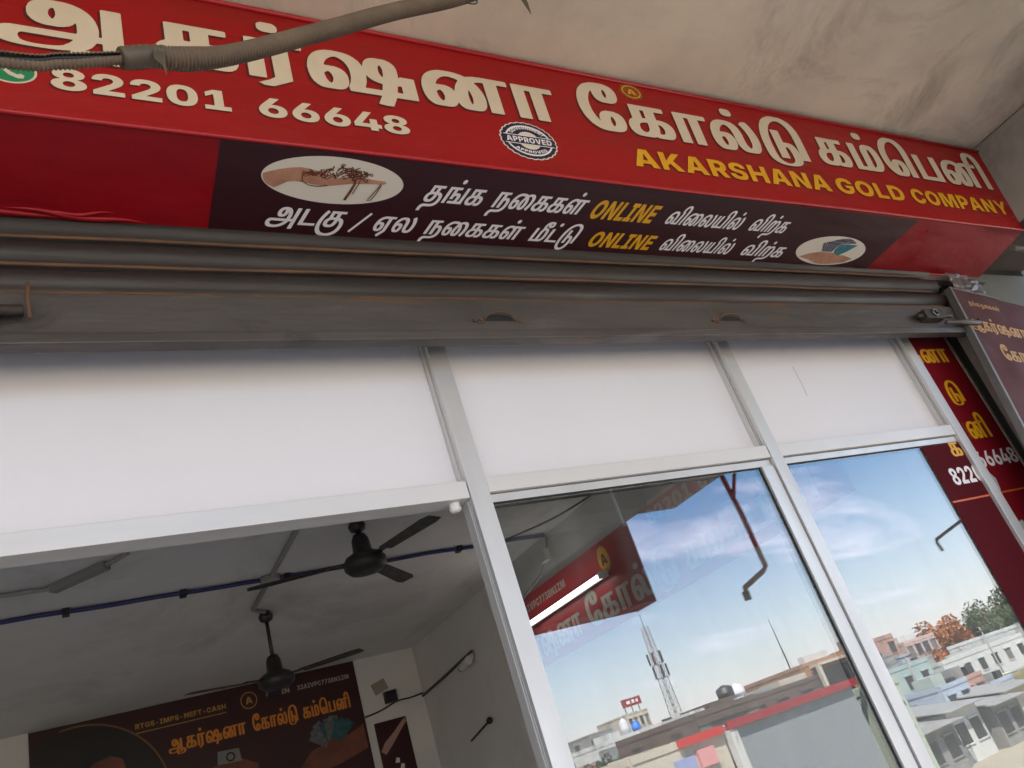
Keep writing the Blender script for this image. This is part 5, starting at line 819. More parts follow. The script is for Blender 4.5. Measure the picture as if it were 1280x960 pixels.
# lit tube light on the right wall
tl = thing("tube_light", "lit white fluorescent tube light on the right side wall over the long red poster", "tube light", (2.66, 2.6, E + 0.865))
MB().box(2.684, 2.70, 2.14, 3.13, E + 0.85, E + 0.885).build("batten", M_offw, tl)
MB().cyl((2.662, 2.18, E + 0.865), (2.662, 3.09, E + 0.865), 0.013).build("lit_tube", emit("tube_glow", (1.0, 0.98, 0.93), 1.9), tl)
for yy in (2.155, 3.115): MB().box(2.648, 2.683, yy - 0.014, yy + 0.014, E + 0.848, E + 0.882).build("holder", M_offw, tl)
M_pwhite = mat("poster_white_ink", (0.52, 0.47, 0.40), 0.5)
# long red poster on the right wall (reads from the back of the room towards the street)
rp = thing("wall_poster", "long red flex poster with white Tamil lettering along the right side wall of the room", "poster", (2.71, 3.6, E + 0.6))
RF = (Vector((2.726, 3.60, E)), Vector((0, -1, 0)), Z3, Vector((-1, 0, 0)))
MB().box(2.726, 2.740, 0.5, 3.60, E + 0.60, E + 1.05).build("sheet", mat("poster_red", srgb(188, 16, 28), 0.4, noise=0.4, nscale=2, col2=srgb(140, 16, 26)), rp)
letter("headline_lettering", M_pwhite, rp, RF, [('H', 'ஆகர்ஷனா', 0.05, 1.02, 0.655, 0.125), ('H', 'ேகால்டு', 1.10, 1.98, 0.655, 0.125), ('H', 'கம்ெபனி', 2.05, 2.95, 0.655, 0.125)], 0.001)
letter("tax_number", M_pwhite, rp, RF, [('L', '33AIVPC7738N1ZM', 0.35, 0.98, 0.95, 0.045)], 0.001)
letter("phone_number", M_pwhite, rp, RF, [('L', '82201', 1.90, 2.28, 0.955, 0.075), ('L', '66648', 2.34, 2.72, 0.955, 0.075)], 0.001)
mb = MB(); P = disc(RF, 1.43, 0.95, 0.055, 0.075, 0.001, 32); mb.add(P, [tuple(range(32))]); mb.build("gold_emblem", M_gold, rp)
letter("emblem_letter", M_shadow, rp, RF, [('L', 'A', 1.40, 1.46, 0.92, 0.06)], 0.002)
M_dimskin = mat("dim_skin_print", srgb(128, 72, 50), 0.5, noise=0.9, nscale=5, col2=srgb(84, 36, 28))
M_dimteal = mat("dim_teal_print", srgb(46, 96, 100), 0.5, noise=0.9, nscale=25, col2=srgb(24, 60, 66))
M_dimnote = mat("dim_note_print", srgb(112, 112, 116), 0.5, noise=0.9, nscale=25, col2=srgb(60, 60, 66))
# dark poster on the back wall
bp_ = thing("wall_poster", "large dark maroon poster with gold Tamil lettering on the back wall behind the fans", "poster", (1.0, 5.2, E + 0.5))
PF = (Vector((0, 5.197, E)), X3, Z3, Vector((0, -1, 0)))
MB().box(-0.08, 2.21, 5.197, 5.208, E - 0.35, E + 1.292).build("sheet", M_poster, bp_)
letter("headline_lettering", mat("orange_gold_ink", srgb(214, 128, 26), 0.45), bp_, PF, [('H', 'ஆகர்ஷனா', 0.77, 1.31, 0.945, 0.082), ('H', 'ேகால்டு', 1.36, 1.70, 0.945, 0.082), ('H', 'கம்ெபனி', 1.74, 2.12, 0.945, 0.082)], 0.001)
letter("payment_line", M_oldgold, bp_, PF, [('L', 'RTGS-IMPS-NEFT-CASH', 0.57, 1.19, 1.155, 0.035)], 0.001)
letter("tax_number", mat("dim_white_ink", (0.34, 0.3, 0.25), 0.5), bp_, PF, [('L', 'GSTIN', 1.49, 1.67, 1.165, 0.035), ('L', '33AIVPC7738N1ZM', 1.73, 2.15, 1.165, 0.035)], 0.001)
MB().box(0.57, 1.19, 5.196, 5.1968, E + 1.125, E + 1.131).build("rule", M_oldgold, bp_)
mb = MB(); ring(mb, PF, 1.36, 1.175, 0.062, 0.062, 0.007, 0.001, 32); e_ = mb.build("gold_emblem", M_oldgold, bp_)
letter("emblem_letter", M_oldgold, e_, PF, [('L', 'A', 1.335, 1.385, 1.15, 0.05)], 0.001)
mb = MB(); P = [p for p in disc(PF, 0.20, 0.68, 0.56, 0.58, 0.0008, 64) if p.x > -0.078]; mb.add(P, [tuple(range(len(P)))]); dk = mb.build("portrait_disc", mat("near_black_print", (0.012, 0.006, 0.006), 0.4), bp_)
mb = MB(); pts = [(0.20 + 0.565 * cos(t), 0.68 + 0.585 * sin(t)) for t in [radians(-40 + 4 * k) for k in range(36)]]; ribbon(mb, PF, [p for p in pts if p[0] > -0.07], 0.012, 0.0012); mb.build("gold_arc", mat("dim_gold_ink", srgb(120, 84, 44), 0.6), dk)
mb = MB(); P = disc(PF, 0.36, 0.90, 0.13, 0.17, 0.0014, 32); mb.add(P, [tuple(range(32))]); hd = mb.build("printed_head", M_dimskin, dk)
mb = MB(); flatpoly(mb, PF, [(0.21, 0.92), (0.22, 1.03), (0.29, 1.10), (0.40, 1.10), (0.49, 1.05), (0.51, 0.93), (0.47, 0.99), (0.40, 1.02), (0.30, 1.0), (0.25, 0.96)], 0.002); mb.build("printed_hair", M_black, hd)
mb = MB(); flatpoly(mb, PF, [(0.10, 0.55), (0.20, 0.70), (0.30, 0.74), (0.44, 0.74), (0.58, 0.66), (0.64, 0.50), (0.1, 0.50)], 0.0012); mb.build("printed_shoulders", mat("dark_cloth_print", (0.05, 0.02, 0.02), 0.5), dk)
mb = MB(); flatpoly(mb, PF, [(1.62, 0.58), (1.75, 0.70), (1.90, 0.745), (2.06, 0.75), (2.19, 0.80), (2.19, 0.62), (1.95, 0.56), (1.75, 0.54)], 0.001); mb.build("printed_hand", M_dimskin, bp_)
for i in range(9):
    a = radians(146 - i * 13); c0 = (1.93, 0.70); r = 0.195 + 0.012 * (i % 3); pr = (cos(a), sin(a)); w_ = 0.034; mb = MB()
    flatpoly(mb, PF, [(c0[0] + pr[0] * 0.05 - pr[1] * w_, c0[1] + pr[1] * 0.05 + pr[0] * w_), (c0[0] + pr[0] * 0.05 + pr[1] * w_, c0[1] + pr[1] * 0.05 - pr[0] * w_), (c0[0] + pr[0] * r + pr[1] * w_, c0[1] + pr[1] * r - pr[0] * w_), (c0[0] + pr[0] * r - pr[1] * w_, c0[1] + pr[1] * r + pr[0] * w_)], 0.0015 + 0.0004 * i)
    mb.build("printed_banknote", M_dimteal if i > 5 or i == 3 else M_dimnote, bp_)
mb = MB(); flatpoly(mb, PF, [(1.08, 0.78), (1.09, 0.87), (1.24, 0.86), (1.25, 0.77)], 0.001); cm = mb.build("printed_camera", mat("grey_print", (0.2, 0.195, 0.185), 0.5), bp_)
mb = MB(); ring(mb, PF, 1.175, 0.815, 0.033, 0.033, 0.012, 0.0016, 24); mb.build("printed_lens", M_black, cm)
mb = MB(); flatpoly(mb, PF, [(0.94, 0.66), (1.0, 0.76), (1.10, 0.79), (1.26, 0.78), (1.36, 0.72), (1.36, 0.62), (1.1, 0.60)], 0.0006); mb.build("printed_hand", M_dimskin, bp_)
# narrow poster beside it
sp_ = thing("wall_poster", "narrow dark maroon poster with a reaching arm, beside the large poster on the back wall", "poster", (2.4, 5.2, E + 0.4))
MB().box(2.275, 2.545, 5.198, 5.208, E - 0.1, E + 0.775).build("sheet", M_poster, sp_)
SF = (Vector((0, 5.198, E)), X3, Z3, Vector((0, -1, 0)))
mb = MB(); flatpoly(mb, SF, [(2.285, 0.56), (2.33, 0.62), (2.42, 0.68), (2.50, 0.745), (2.535, 0.765), (2.54, 0.735), (2.48, 0.68), (2.40, 0.60), (2.32, 0.53)], 0.001); mb.build("printed_arm", mat("pale_skin_print", srgb(170, 132, 122), 0.5), sp_)
mb = MB()
for (u, v) in ((2.40, 0.47), (2.43, 0.42), (2.39, 0.38), (2.44, 0.36), (2.42, 0.31)): flatpoly(mb, SF, [(u - 0.022, v - 0.016), (u + 0.014, v - 0.02), (u + 0.02, v + 0.012), (u - 0.006, v + 0.02)], 0.001)
mb.build("printed_sparkle", M_cream, sp_)
jb = thing("junction_box", "small black cable box on the back wall between the posters and the corner", "cable box", (2.46, 5.2, E + 0.95))
MB().box(2.40, 2.50, 5.150, 5.207, E + 0.90, E + 0.99).build("box", M_cable, jb, bevel=0.004)
MB().obox((2.36, 5.205, E + 1.03), unit((1, 0, 0.3)), Y3, unit((-0.3, 0, 1)), -0.03, 0.09, -0.01, 0, -0.04, 0.05).build("backing_plate", mat("bare_board", (0.3, 0.26, 0.2), 0.8), jb)
MB().tube(spline([(2.215, 5.195, E + 0.84), (2.35, 5.195, E + 0.86), (2.50, 5.19, E + 0.90), (2.62, 5.18, E + 0.90), (2.70, 5.1, E + 0.90)], 6), 0.007, 6).build("cable", M_cable, jb)
cc = thing("security_camera", "small white security camera on the right side wall at the end of a cable conduit", "camera", (2.66, 4.1, E + 0.9))
MB().lathe((2.719, 4.08, E + 0.925), [(0.028, 0), (0.03, 0.01), (0.012, 0.02), (0.010, 0.045)], 12, axis=(-1, 0, 0)).build("bracket", M_offw, cc)
MB().cyl((2.665, 4.04, E + 0.895), (2.655, 4.17, E + 0.875), 0.030, n=16).build("body", M_offw, cc, bevel=0.004)
MB().cyl((2.655, 4.171, E + 0.875), (2.654, 4.180, E + 0.8735), 0.026, n=16).build("lens", M_lens, cc)
MB().tube([(2.712, 5.15, E + 0.885), (2.711, 4.6, E + 0.915), (2.711, 4.1, E + 0.95), (2.70, 4.03, E + 0.95)], 0.011, 6).build("cable_conduit", mat("dark_conduit", (0.07, 0.06, 0.055), 0.6), cc)
w = thing("wall_lamp_arm", "thin dark rod with bulb end low on the right room wall", "lamp arm", (2.70, 4.2, E + 0.4))
MB().tube([(2.712, 4.45, E + 0.40), (2.69, 4.05, E + 0.46)], 0.007, 6).build("rod", M_cable, w)
MB().lathe((2.69, 4.05, E + 0.46), [(0.006, 0), (0.022, 0.012), (0.024, 0.03), (0.008, 0.05)], 10, axis=(0.0, -1, 0.15)).build("bulb_holder", M_cable, w)

# ------------------------------------------------------------------ outer edge of the walkway (seen in the glass)
ob = thing("hanging_sign_box", "dark hanging sign box under the outer beam, its back mirrored in the left pane", "sign box", (0, -2.4, E + 1))
MB().box(1.9, 3.26, -2.72, -2.492, E + 0.735, E + 1.2547).build("box", mat("sign_back_sheet", (0.04, 0.037, 0.035), 0.7, noise=0.8, nscale=4, col2=(0.025, 0.022, 0.02)), ob)
MB().box(3.261, 3.268, -2.72, -2.498, E + 0.73, E + 1.25).build("sky_sliver_strip", mat("sky_sliver_blue", (0.45, 0.55, 0.7), 0.4), ob)  # pale strip added to paint a bright sliver of sky
MB().cyl((3.03, -2.238, E + 1.15), (3.03, -2.238, E + 1.657), 0.009, n=8).build("sky_sliver_rod", MATS["sky_sliver_blue"], ob)  # added rod, its pale blue stands for sky light in a gap
br = thing("pipe_bracket", "red painted pipe bracket hanging from the outer slab corner, mirrored against the sky", "bracket", (3.5, -2.4, E + 1.2))
kq = 3.36
def rp3(a, b, k=kq): return (a * k, -(k - 1.5), E + b * k)
MB().tube([rp3(1.060, 0.372), rp3(1.066, 0.300), rp3(1.068, 0.199), rp3(1.058, 0.192), rp3(1.003, 0.172), rp3(1.000, 0.158)], 0.0155, 8).build("pipe", mat("red_oxide_paint", srgb(150, 26, 34), 0.5, noise=0.8, nscale=10, col2=srgb(104, 26, 32)), br)
MB().tube([rp3(1.093, 0.372), rp3(1.064, 0.325)], 0.012, 8).build("brace", mat("red_oxide_paint", (0, 0, 0)), br)
MB().cyl(rp3(1.000, 0.166), rp3(0.999, 0.152), 0.021, n=10).build("end_cap", M_dark, br)
hk = thing("wire_hook", "thin grey wire hook hanging outside the walkway, mirrored in the right pane", "hook", (4, -1.5, E + 0.4))
MB().tube([rp3(1.66, 0.205, 2.9), rp3(1.545, 0.178, 2.9), rp3(1.541, 0.171, 2.9), rp3(1.545, 0.154, 2.9)], 0.010, 6).build("hook", M_dark, hk)
# ------------------------------------------------------------------ the town across the road (seen only in the glass)
GZ = E - 6.2
mb = MB(); mb.add([(-3000, -4000, GZ), (3000, -4000, GZ), (3000, 200, GZ), (-3000, 200, GZ)], [(0, 1, 2, 3)])
struct(mb.build("ground", mat("dusty_ground", (0.42, 0.36, 0.275), 0.95, noise=0.8, nscale=0.06, col2=(0.27, 0.25, 0.2))))
mb = MB(); mb.add([(-300, -17, GZ + 0.02), (300, -17, GZ + 0.02), (300, -6, GZ + 0.02), (-300, -6, GZ + 0.02)], [(0, 1, 2, 3)])
struct(mb.build("road", mat("asphalt", (0.06, 0.06, 0.062), 0.85, noise=0.7, nscale=1.2, col2=(0.09, 0.085, 0.08))))
M_win = mat("dark_window", (0.03, 0.035, 0.04), 0.2)
M_shade = mat("shuttered_window", (0.16, 0.15, 0.13), 0.6)
M_wht = mat("white_wash", (0.66, 0.66, 0.63), 0.85, noise=0.7, nscale=0.5, col2=(0.5, 0.5, 0.47))
M_crm = mat("cream_wash", (0.58, 0.52, 0.42), 0.85, noise=0.7, nscale=0.4, col2=(0.44, 0.39, 0.31))
M_pnk = mat("pink_wash", (0.46, 0.27, 0.22), 0.85, noise=0.7, nscale=0.4, col2=(0.36, 0.2, 0.17))
M_org = mat("terracotta_wash", (0.42, 0.22, 0.13), 0.85, noise=0.7, nscale=0.4, col2=(0.3, 0.16, 0.1))
M_brn = mat("brown_brick", (0.13, 0.085, 0.07), 0.9, noise=0.8, nscale=0.8, col2=(0.07, 0.05, 0.045))
M_gry = mat("bare_concrete", (0.30, 0.295, 0.28), 0.9, noise=0.8, nscale=0.5, col2=(0.2, 0.2, 0.19))
M_slate = mat("slate_cladding", (0.24, 0.265, 0.275), 0.6, noise=0.5, nscale=0.2, col2=(0.2, 0.22, 0.235))
M_bred = mat("red_fascia", srgb(150, 30, 40), 0.5)
M_tin = mat("tin_roof", (0.40, 0.40, 0.38), 0.55, metal=0.3, noise=0.8, nscale=0.6, col2=(0.28, 0.25, 0.22))
M_steel = mat("tower_steel", (0.05, 0.05, 0.055), 0.6)
M_pinkst = mat("tower_paint", (0.22, 0.12, 0.11), 0.6)

def building(name, label, x0, x1, y, depth, z1, m, rows=0, cols=0, side=0, roofbits=(), parapet=0.35, cat="building", sill=0.9, wh=1.1, ww=0.9, group=None, z0=None):
    """front wall at -y towards the shop; windows on the front and on the left flank, each its own part"""
    z0 = GZ if z0 is None else z0
    t = thing(name, label, cat, ((x0 + x1) / 2, -y - depth / 2, z0), group)
    b = MB().box(x0, x1, -y - depth, -y, z0, z1)
    if parapet:
        th = 0.18
        b.box(x0, x1, -y - th, -y + 0.04, z1 + 0.002, z1 + parapet).box(x0 - 0.04, x0 + th, -y - depth, -y - th - 0.002, z1 + 0.002, z1 + parapet).box(x1 - th, x1, -y - depth, -y - th - 0.002, z1 + 0.002, z1 + parapet)
    b.build("wall", m, t)
    H = (z1 - z0); rw = random.Random(int(x0 * 10) + int(y * 7))
    for r in range(rows):
        for c in range(cols):
            if rw.random() < 0.16: continue
            xc = x0 + (c + 0.5) * (x1 - x0) / cols; zc = z0 + (r + 0.55) * H / rows
            f = MB().box(xc - ww / 2 - 0.1, xc + ww / 2 + 0.1, -y + 0.002, -y + 0.10, zc + wh / 2, zc + wh / 2 + 0.12).box(xc - ww / 2 - 0.08, xc + ww / 2 + 0.08, -y + 0.002, -y + 0.06, zc - wh / 2 - 0.08, zc - wh / 2).build("window", m, t)
            MB().box(xc - ww / 2, xc + ww / 2, -y + 0.003, -y + 0.02, zc - wh / 2, zc + wh / 2).build("pane", M_win if rw.random() < 0.7 else M_shade, f)
        for c in range(side):
            yc = -y - (c + 0.5) * depth / side; zc = z0 + (r + 0.55) * H / rows
            f = MB().box(x0 - 0.10, x0 - 0.002, yc - ww / 2 - 0.1, yc + ww / 2 + 0.1, zc + wh / 2, zc + wh / 2 + 0.12).build("window", m, t)
            MB().box(x0 - 0.02, x0 - 0.003, yc - ww / 2, yc + ww / 2, zc - wh / 2, zc + wh / 2).build("pane", M_win, f)
    for (nm, a, b_, d, hh, mm) in roofbits:
        MB().box(a, b_, -y - 0.6 - d, -y - 0.6, z1 + 0.003, z1 + hh).build(nm, mm, t)
    return t
def water_tank(x, y, z, r, h, m, label):
    t = thing("water_tank", label, "water tank", (x, y, z))
    MB().lathe((x, y, z), [(r, 0), (r, h * 0.3), (r * 1.04, h * 0.33), (r, h * 0.36), (r, h * 0.72), (r * 0.6, h * 0.9), (r * 0.3, h * 0.92), (r * 0.3, h)], 18).build("tank", m, t)
    return t

for m_ in (M_wht, M_crm, M_pnk, M_org, M_gry, M_brn): stains(m_, (0.1, 0.09, 0.075), 0.6, 0.52, 0.68, 0.65, (1.6, 1.6, 0.5))
# nearest block: slate cladding under a red fascia, k = 26 m
t = building("shop_block", "flat fronted shop block with a slate grey wall under a long red fascia", 22.4, 29.2, 24.5, 9, E - 0.32, M_slate, parapet=0)
MB().box(22.0, 29.9, -24.49, -24.30, E - 0.47, E - 0.17).build("fascia", M_bred, t)
MB().box(22.0, 22.38, -24.7, -24.35, GZ, E - 0.48).build("pillar", M_wht, t)
t = building("shop_block", "cream shop block with small pink and blue signboards, left of the slate fronted one", 17.6, 21.9, 24.7, 8, E - 0.5, M_crm, rows=1, cols=2, parapet=0.25, wh=1.6, ww=1.0)
MB().box(19.7, 21.9, -24.69, -24.5, E - 0.50, E - 0.22).build("fascia", mat("bright_red_fascia", srgb(196, 34, 30), 0.5), t)
MB().box(20.4, 21.2, -24.69, -24.55, E - 1.35, E - 0.75).build("signboard", mat("pink_board", srgb(220, 150, 150), 0.5), t)
MB().box(19.3, 20.2, -24.69, -24.55, E - 1.5, E - 0.85).build("signboard", mat("pale_blue_board", srgb(150, 160, 200), 0.5), t)
t = building("shop_block", "low pale green block right of the slate fronted one", 29.95, 32.2, 24.6, 9, E - 0.95, mat("pale_green_wash", (0.42, 0.47, 0.38), 0.8), rows=2, cols=2, parapet=0.3, wh=0.9, ww=0.5)
# dark brick terrace roofs behind
t = building("terrace_house", "dark brown brick terrace with a cluttered flat roof behind the red fascia", 33.2, 38.2, 40, 9, E + 0.42, M_brn, rows=3, cols=5, side=2, parapet=0.3,
             roofbits=(("stair_hut", 35.0, 37.0, 3, 0.6, M_brn), ("roof_sheet", 33.4, 34.6, 3, 0.45, M_wht), ("roof_sheet", 37.2, 38.0, 2, 0.4, M_wht)))
t = building("terrace_house", "low brown house with patchy roof sheets left of the terracotta house", 38.6, 45.2, 41, 9, E + 0.38, M_brn, rows=3, cols=6, parapet=0.25,
             roofbits=(("roof_sheet", 39.0, 41.5, 3, 0.5, M_tin), ("roof_sheet", 42.2, 44.8, 2, 0.62, M_crm)))
water_tank(37.4, -41.5, E + 1.02, 0.55, 0.75, mat("black_tank", (0.03, 0.03, 0.035), 0.5), "black plastic water tank on the brown brick terrace roof")
water_tank(39.3, -42.5, E + 0.75, 0.5, 0.95, mat("white_tank", (0.6, 0.6, 0.62), 0.5), "white water tank with a blue foot on a roof by the black tank")
t = building("terracotta_house", "terracotta house with an arched porch and open top balcony", 46.8, 52.2, 43.5, 8, E + 1.35, M_org, rows=3, cols=2, parapet=0.25, wh=1.3, ww=1.4)
MB().box(47.4, 51.4, -43.5 + 0.01, -42.6, E + 1.15, E + 1.34).build("porch_slab", M_crm, t)
for xx in (47.5, 51.2): MB().box(xx - 0.15, xx + 0.15, -42.9, -42.62, E - 1.4, E + 1.148).build("porch_post", M_crm, t)
MB().box(47.9, 50.9, -43.49, -43.44, E - 1.2, E + 0.95).build("porch_opening", M_win, t)
MB().box(49.2, 52.0, -46, -45.4, E + 1.62, E + 2.15).build("balcony_rail", M_wht, t)
t = building("pink_house", "salmon pink house stepped against the sky beyond the right glass post", 72, 76.4, 58.5, 9, E + 2.0, M_pnk, rows=4, cols=3, side=2, parapet=0.4, roofbits=(("stair_hut", 72.2, 73.6, 3, 1.2, M_pnk),))
t = building("pink_house", "low pink and white house with a grey awning beside the orange trees", 76.8, 82, 58, 8, E + 0.9, mat("faded_pink_wash", (0.50, 0.36, 0.33), 0.85), rows=4, cols=4, parapet=0.3, roofbits=(("roof_sheet", 77.0, 80.0, 3, 0.9, M_wht),))
# far white roofs and huts at the foot of the tower
t = building("white_building", "long low white building with a plain parapet at the foot of the telecom tower", 45.2, 52.6, 68.5, 10, E + 1.0, M_wht, rows=2, cols=7, parapet=0.35, roofbits=(("stair_hut", 46.0, 47.2, 3, 0.9, M_wht),))
t = building("grey_block", "small windowless grey rooftop block left of the beige one", 47.0, 49.8, 74, 6, E + 2.35, M_gry, rows=4, cols=3, side=1, parapet=0.15)
t = building("beige_block", "beige slatted block standing under the red roof billboard", 51.6, 54.4, 73.5, 6, E + 3.1, M_crm, rows=5, cols=4, parapet=0.15, wh=0.9, ww=0.35)
bb = thing("billboard", "red rooftop billboard with pale lettering on the beige block", "billboard", (53.2, -74.5, E + 3.3))
MB().box(52.0, 54.4, -74.2, -74.0, E + 3.85, E + 4.65).build("board", mat("billboard_red", srgb(140, 24, 34), 0.5), bb)
for xx in (52.3, 53.2, 54.1): MB().cyl((xx, -74.3, E + 3.12), (xx, -74.3, E + 4.5), 0.05, n=6).build("post", M_steel, bb)
MB().box(52.5, 52.95, -73.995, -73.96, E + 4.1, E + 4.4).box(53.2, 53.5, -73.995, -73.96, E + 4.1, E + 4.45).box(53.7, 54.0, -73.995, -73.96, E + 4.1, E + 4.4).build("lettering", M_white2, bb)
water_tank(50.6, -71.0, E + 1.36, 0.45, 0.95, mat("blue_tank", srgb(30, 110, 200), 0.4), "bright blue water tank on the long white building")
water_tank(49.6, -71.5, E + 1.36, 0.42, 1.55, mat("white_tank", (0, 0, 0)), "tall white water tank left of the blue one")
t = building("white_building", "small white house with lilac shade right of the tower foot", 58.6, 63.5, 68.5, 8, E + 1.05, mat("lilac_wash", (0.52, 0.52, 0.58), 0.85), rows=2, cols=3, parapet=0.3)
t = building("tiled_shed", "long low shed with a rusty tiled roof in front of the hedge", 27.5, 36.0, 44, 6, E - 1.25, M_crm, parapet=0)
MB().add([(27.2, -43.6, E - 1.2), (36.3, -43.6, E - 1.2), (36.3, -47, E - 0.55), (27.2, -47, E - 0.55), (27.2, -50.4, E - 1.2), (36.3, -50.4, E - 1.2)], [(0, 1, 2, 3), (3, 2, 5, 4), (0, 3, 4), (1, 5, 2), (0, 4, 5, 1)]).build("roof", mat("rusty_tile", (0.26, 0.10, 0.05), 0.9, noise=0.8, nscale=0.7, col2=(0.17, 0.08, 0.05)), t)
# long white blocks in the right pane
t = building("white_block", "long two storey white block with square dark windows under the trees", 68.0, 81.0, 48.5, 9, E - 1.75, mat("soft_white_wash", (0.56, 0.57, 0.55), 0.85, noise=0.6, nscale=0.3, col2=(0.45, 0.46, 0.45)), rows=2, cols=6, side=2, parapet=0.35, wh=1.0, ww=0.9)
t = building("white_block", "white gabled block at the right end of the long white one", 81.5, 92.0, 48, 9, E - 0.9, M_wht, rows=2, cols=5, parapet=0.3, wh=1.1, ww=1.0)
t = building("teal_block", "pale teal two storey block behind the mirrored frame post", 57.5, 66.5, 48.5, 9, E - 1.0, mat("pale_teal_wash", (0.36, 0.46, 0.45), 0.85, noise=0.7, nscale=0.4, col2=(0.28, 0.36, 0.36)), rows=2, cols=4, side=2, parapet=0.3)
for i, (a, b, dz, c_, lab) in enumerate(((52.0, 54.6, 0.0, srgb(226, 214, 150), "yellow kiosk at the left end of the kiosk row"), (55.0, 57.4, -0.2, srgb(230, 230, 214), "white kiosk second in the kiosk row"),
                                        (57.8, 60.6, 0.1, srgb(90, 150, 190), "blue fronted kiosk in the middle of the kiosk row"), (61.2, 64.0, 0.25, srgb(226, 220, 170), "cream kiosk right of the blue fronted one"))):
    kk = building("roadside_kiosk", lab, a, b, 39, 3, GZ + 2.5 + dz, mat("kiosk_paint_%s" % i, c_, 0.7), rows=1, cols=1, parapet=0, wh=1.2, ww=1.6, cat="kiosk", group="kiosks along the far kerb")
    MB().box(a - 0.2, b + 0.2, -39 + 0.003, -37.9, GZ + 2.5 + dz, GZ + 2.58 + dz).build("awning", M_tin, kk)
for i, (a, b, y, z, lab) in enumerate(((39.5, 42.6, 31, E - 3.9, "narrow rusty tin shed at the left of the shed row"), (43.2, 46.0, 31.6, E - 3.5, "taller tin shed second in the shed row"), (46.6, 49.2, 31.2, E - 4.0, "low pale tin shed third in the shed row"),
                                        (49.8, 53.0, 32.4, E - 3.7, "wide pale tin shed at the right of the shed row"), (35.0, 38.4, 33.0, E - 2.9, "small pinkish shed behind the left tin shed"))):
    t = building("tin_shed", lab, a, b, y, 6, z, (M_gry, M_wht, M_gry, M_crm, M_pnk)[i], parapet=0, cat="shed", rows=1, cols=2, group=None)
    MB().add([(a - .4, -y + .6, z + 0.02), (b + .4, -y + .6, z + 0.02), (b + .4, -y - 6.4, z + 0.75), (a - .4, -y - 6.4, z + 0.75), (a - .4, -y + .6, z + 0.08), (b + .4, -y + .6, z + 0.08), (b + .4, -y - 6.4, z + 0.81), (a - .4, -y - 6.4, z + 0.81)],
             [(0, 1, 2, 3), (7, 6, 5, 4), (0, 4, 5, 1), (1, 5, 6, 2), (2, 6, 7, 3), (3, 7, 4, 0)]).build("roof", M_tin, t)
# telecom tower
tw = thing("telecom_tower", "tall slim lattice telecom tower with red and white top rising over the white roofs", "telecom tower", (84.7, -108.5, GZ))
cx, cy, zb, zt = 84.7, -108.5, GZ, E + 16.3
def leg(i, z):
    f = (z - zb) / (zt - zb); h = 0.85 * (1 - f) + 0.42 * f; sx, sy = ((-1, -1), (1, -1), (1, 1), (-1, 1))[i]; return (cx + sx * h, cy + sy * h, z)
N = 22
for part, k0, k1, mm in (("lower_lattice", 0, 15, M_steel), ("upper_lattice", 15, N, M_pinkst)):
    b = MB()
    for k in range(k0, k1):
        za, zc = zb + (zt - zb) * k / N, zb + (zt - zb) * (k + 1) / N
        for i in range(4):
            j = (i + 1) % 4
            b.cyl(leg(i, za), leg(i, zc), 0.05, n=5, caps=False).cyl(leg(i, za), leg(j, zc), 0.02, n=4, caps=False).cyl(leg(j, za), leg(i, zc), 0.02, n=4, caps=False).cyl(leg(i, zc), leg(j, zc), 0.02, n=4, caps=False)
    b.build(part, mm, tw)
MB().cyl((cx, cy, zt), (cx, cy, zt + 2.2), 0.05, n=5).build("spike", M_steel, tw)
for k in range(10):
    a = k * 2 * pi / 10; z = E + (9.2 if k % 2 else 11.3); r = 1.15
    MB().box(cx + r * cos(a) - 0.12, cx + r * cos(a) + 0.12, cy + r * sin(a) - 0.12, cy + r * sin(a) + 0.12, z - 0.9, z + 0.9).build("antenna", M_steel, tw)
MB().cyl((cx - 1.6, cy, E + 8.2), (cx + 1.6, cy, E + 8.2), 0.06, n=5).cyl((cx, cy - 1.6, E + 10.4), (cx, cy + 1.6, E + 10.4), 0.06, n=5).build("antenna_arm", M_steel, tw)
ms = thing("radio_mast", "thin guyed radio mast standing alone right of the telecom tower", "mast", (91.2, -88.5, GZ))
MB().tube([(91.2, -88.5, GZ), (91.2, -88.5, E + 5), (91.1, -88.5, E + 10.3)], [0.16, 0.11, 0.05], 6).build("pole", M_steel, ms)
MB().cyl((91.2, -88.5, E + 6), (95, -90, GZ + 2), 0.025, n=4).cyl((91.2, -88.5, E + 6), (87.5, -89, GZ + 2), 0.025, n=4).build("guy_wire", M_steel, ms)

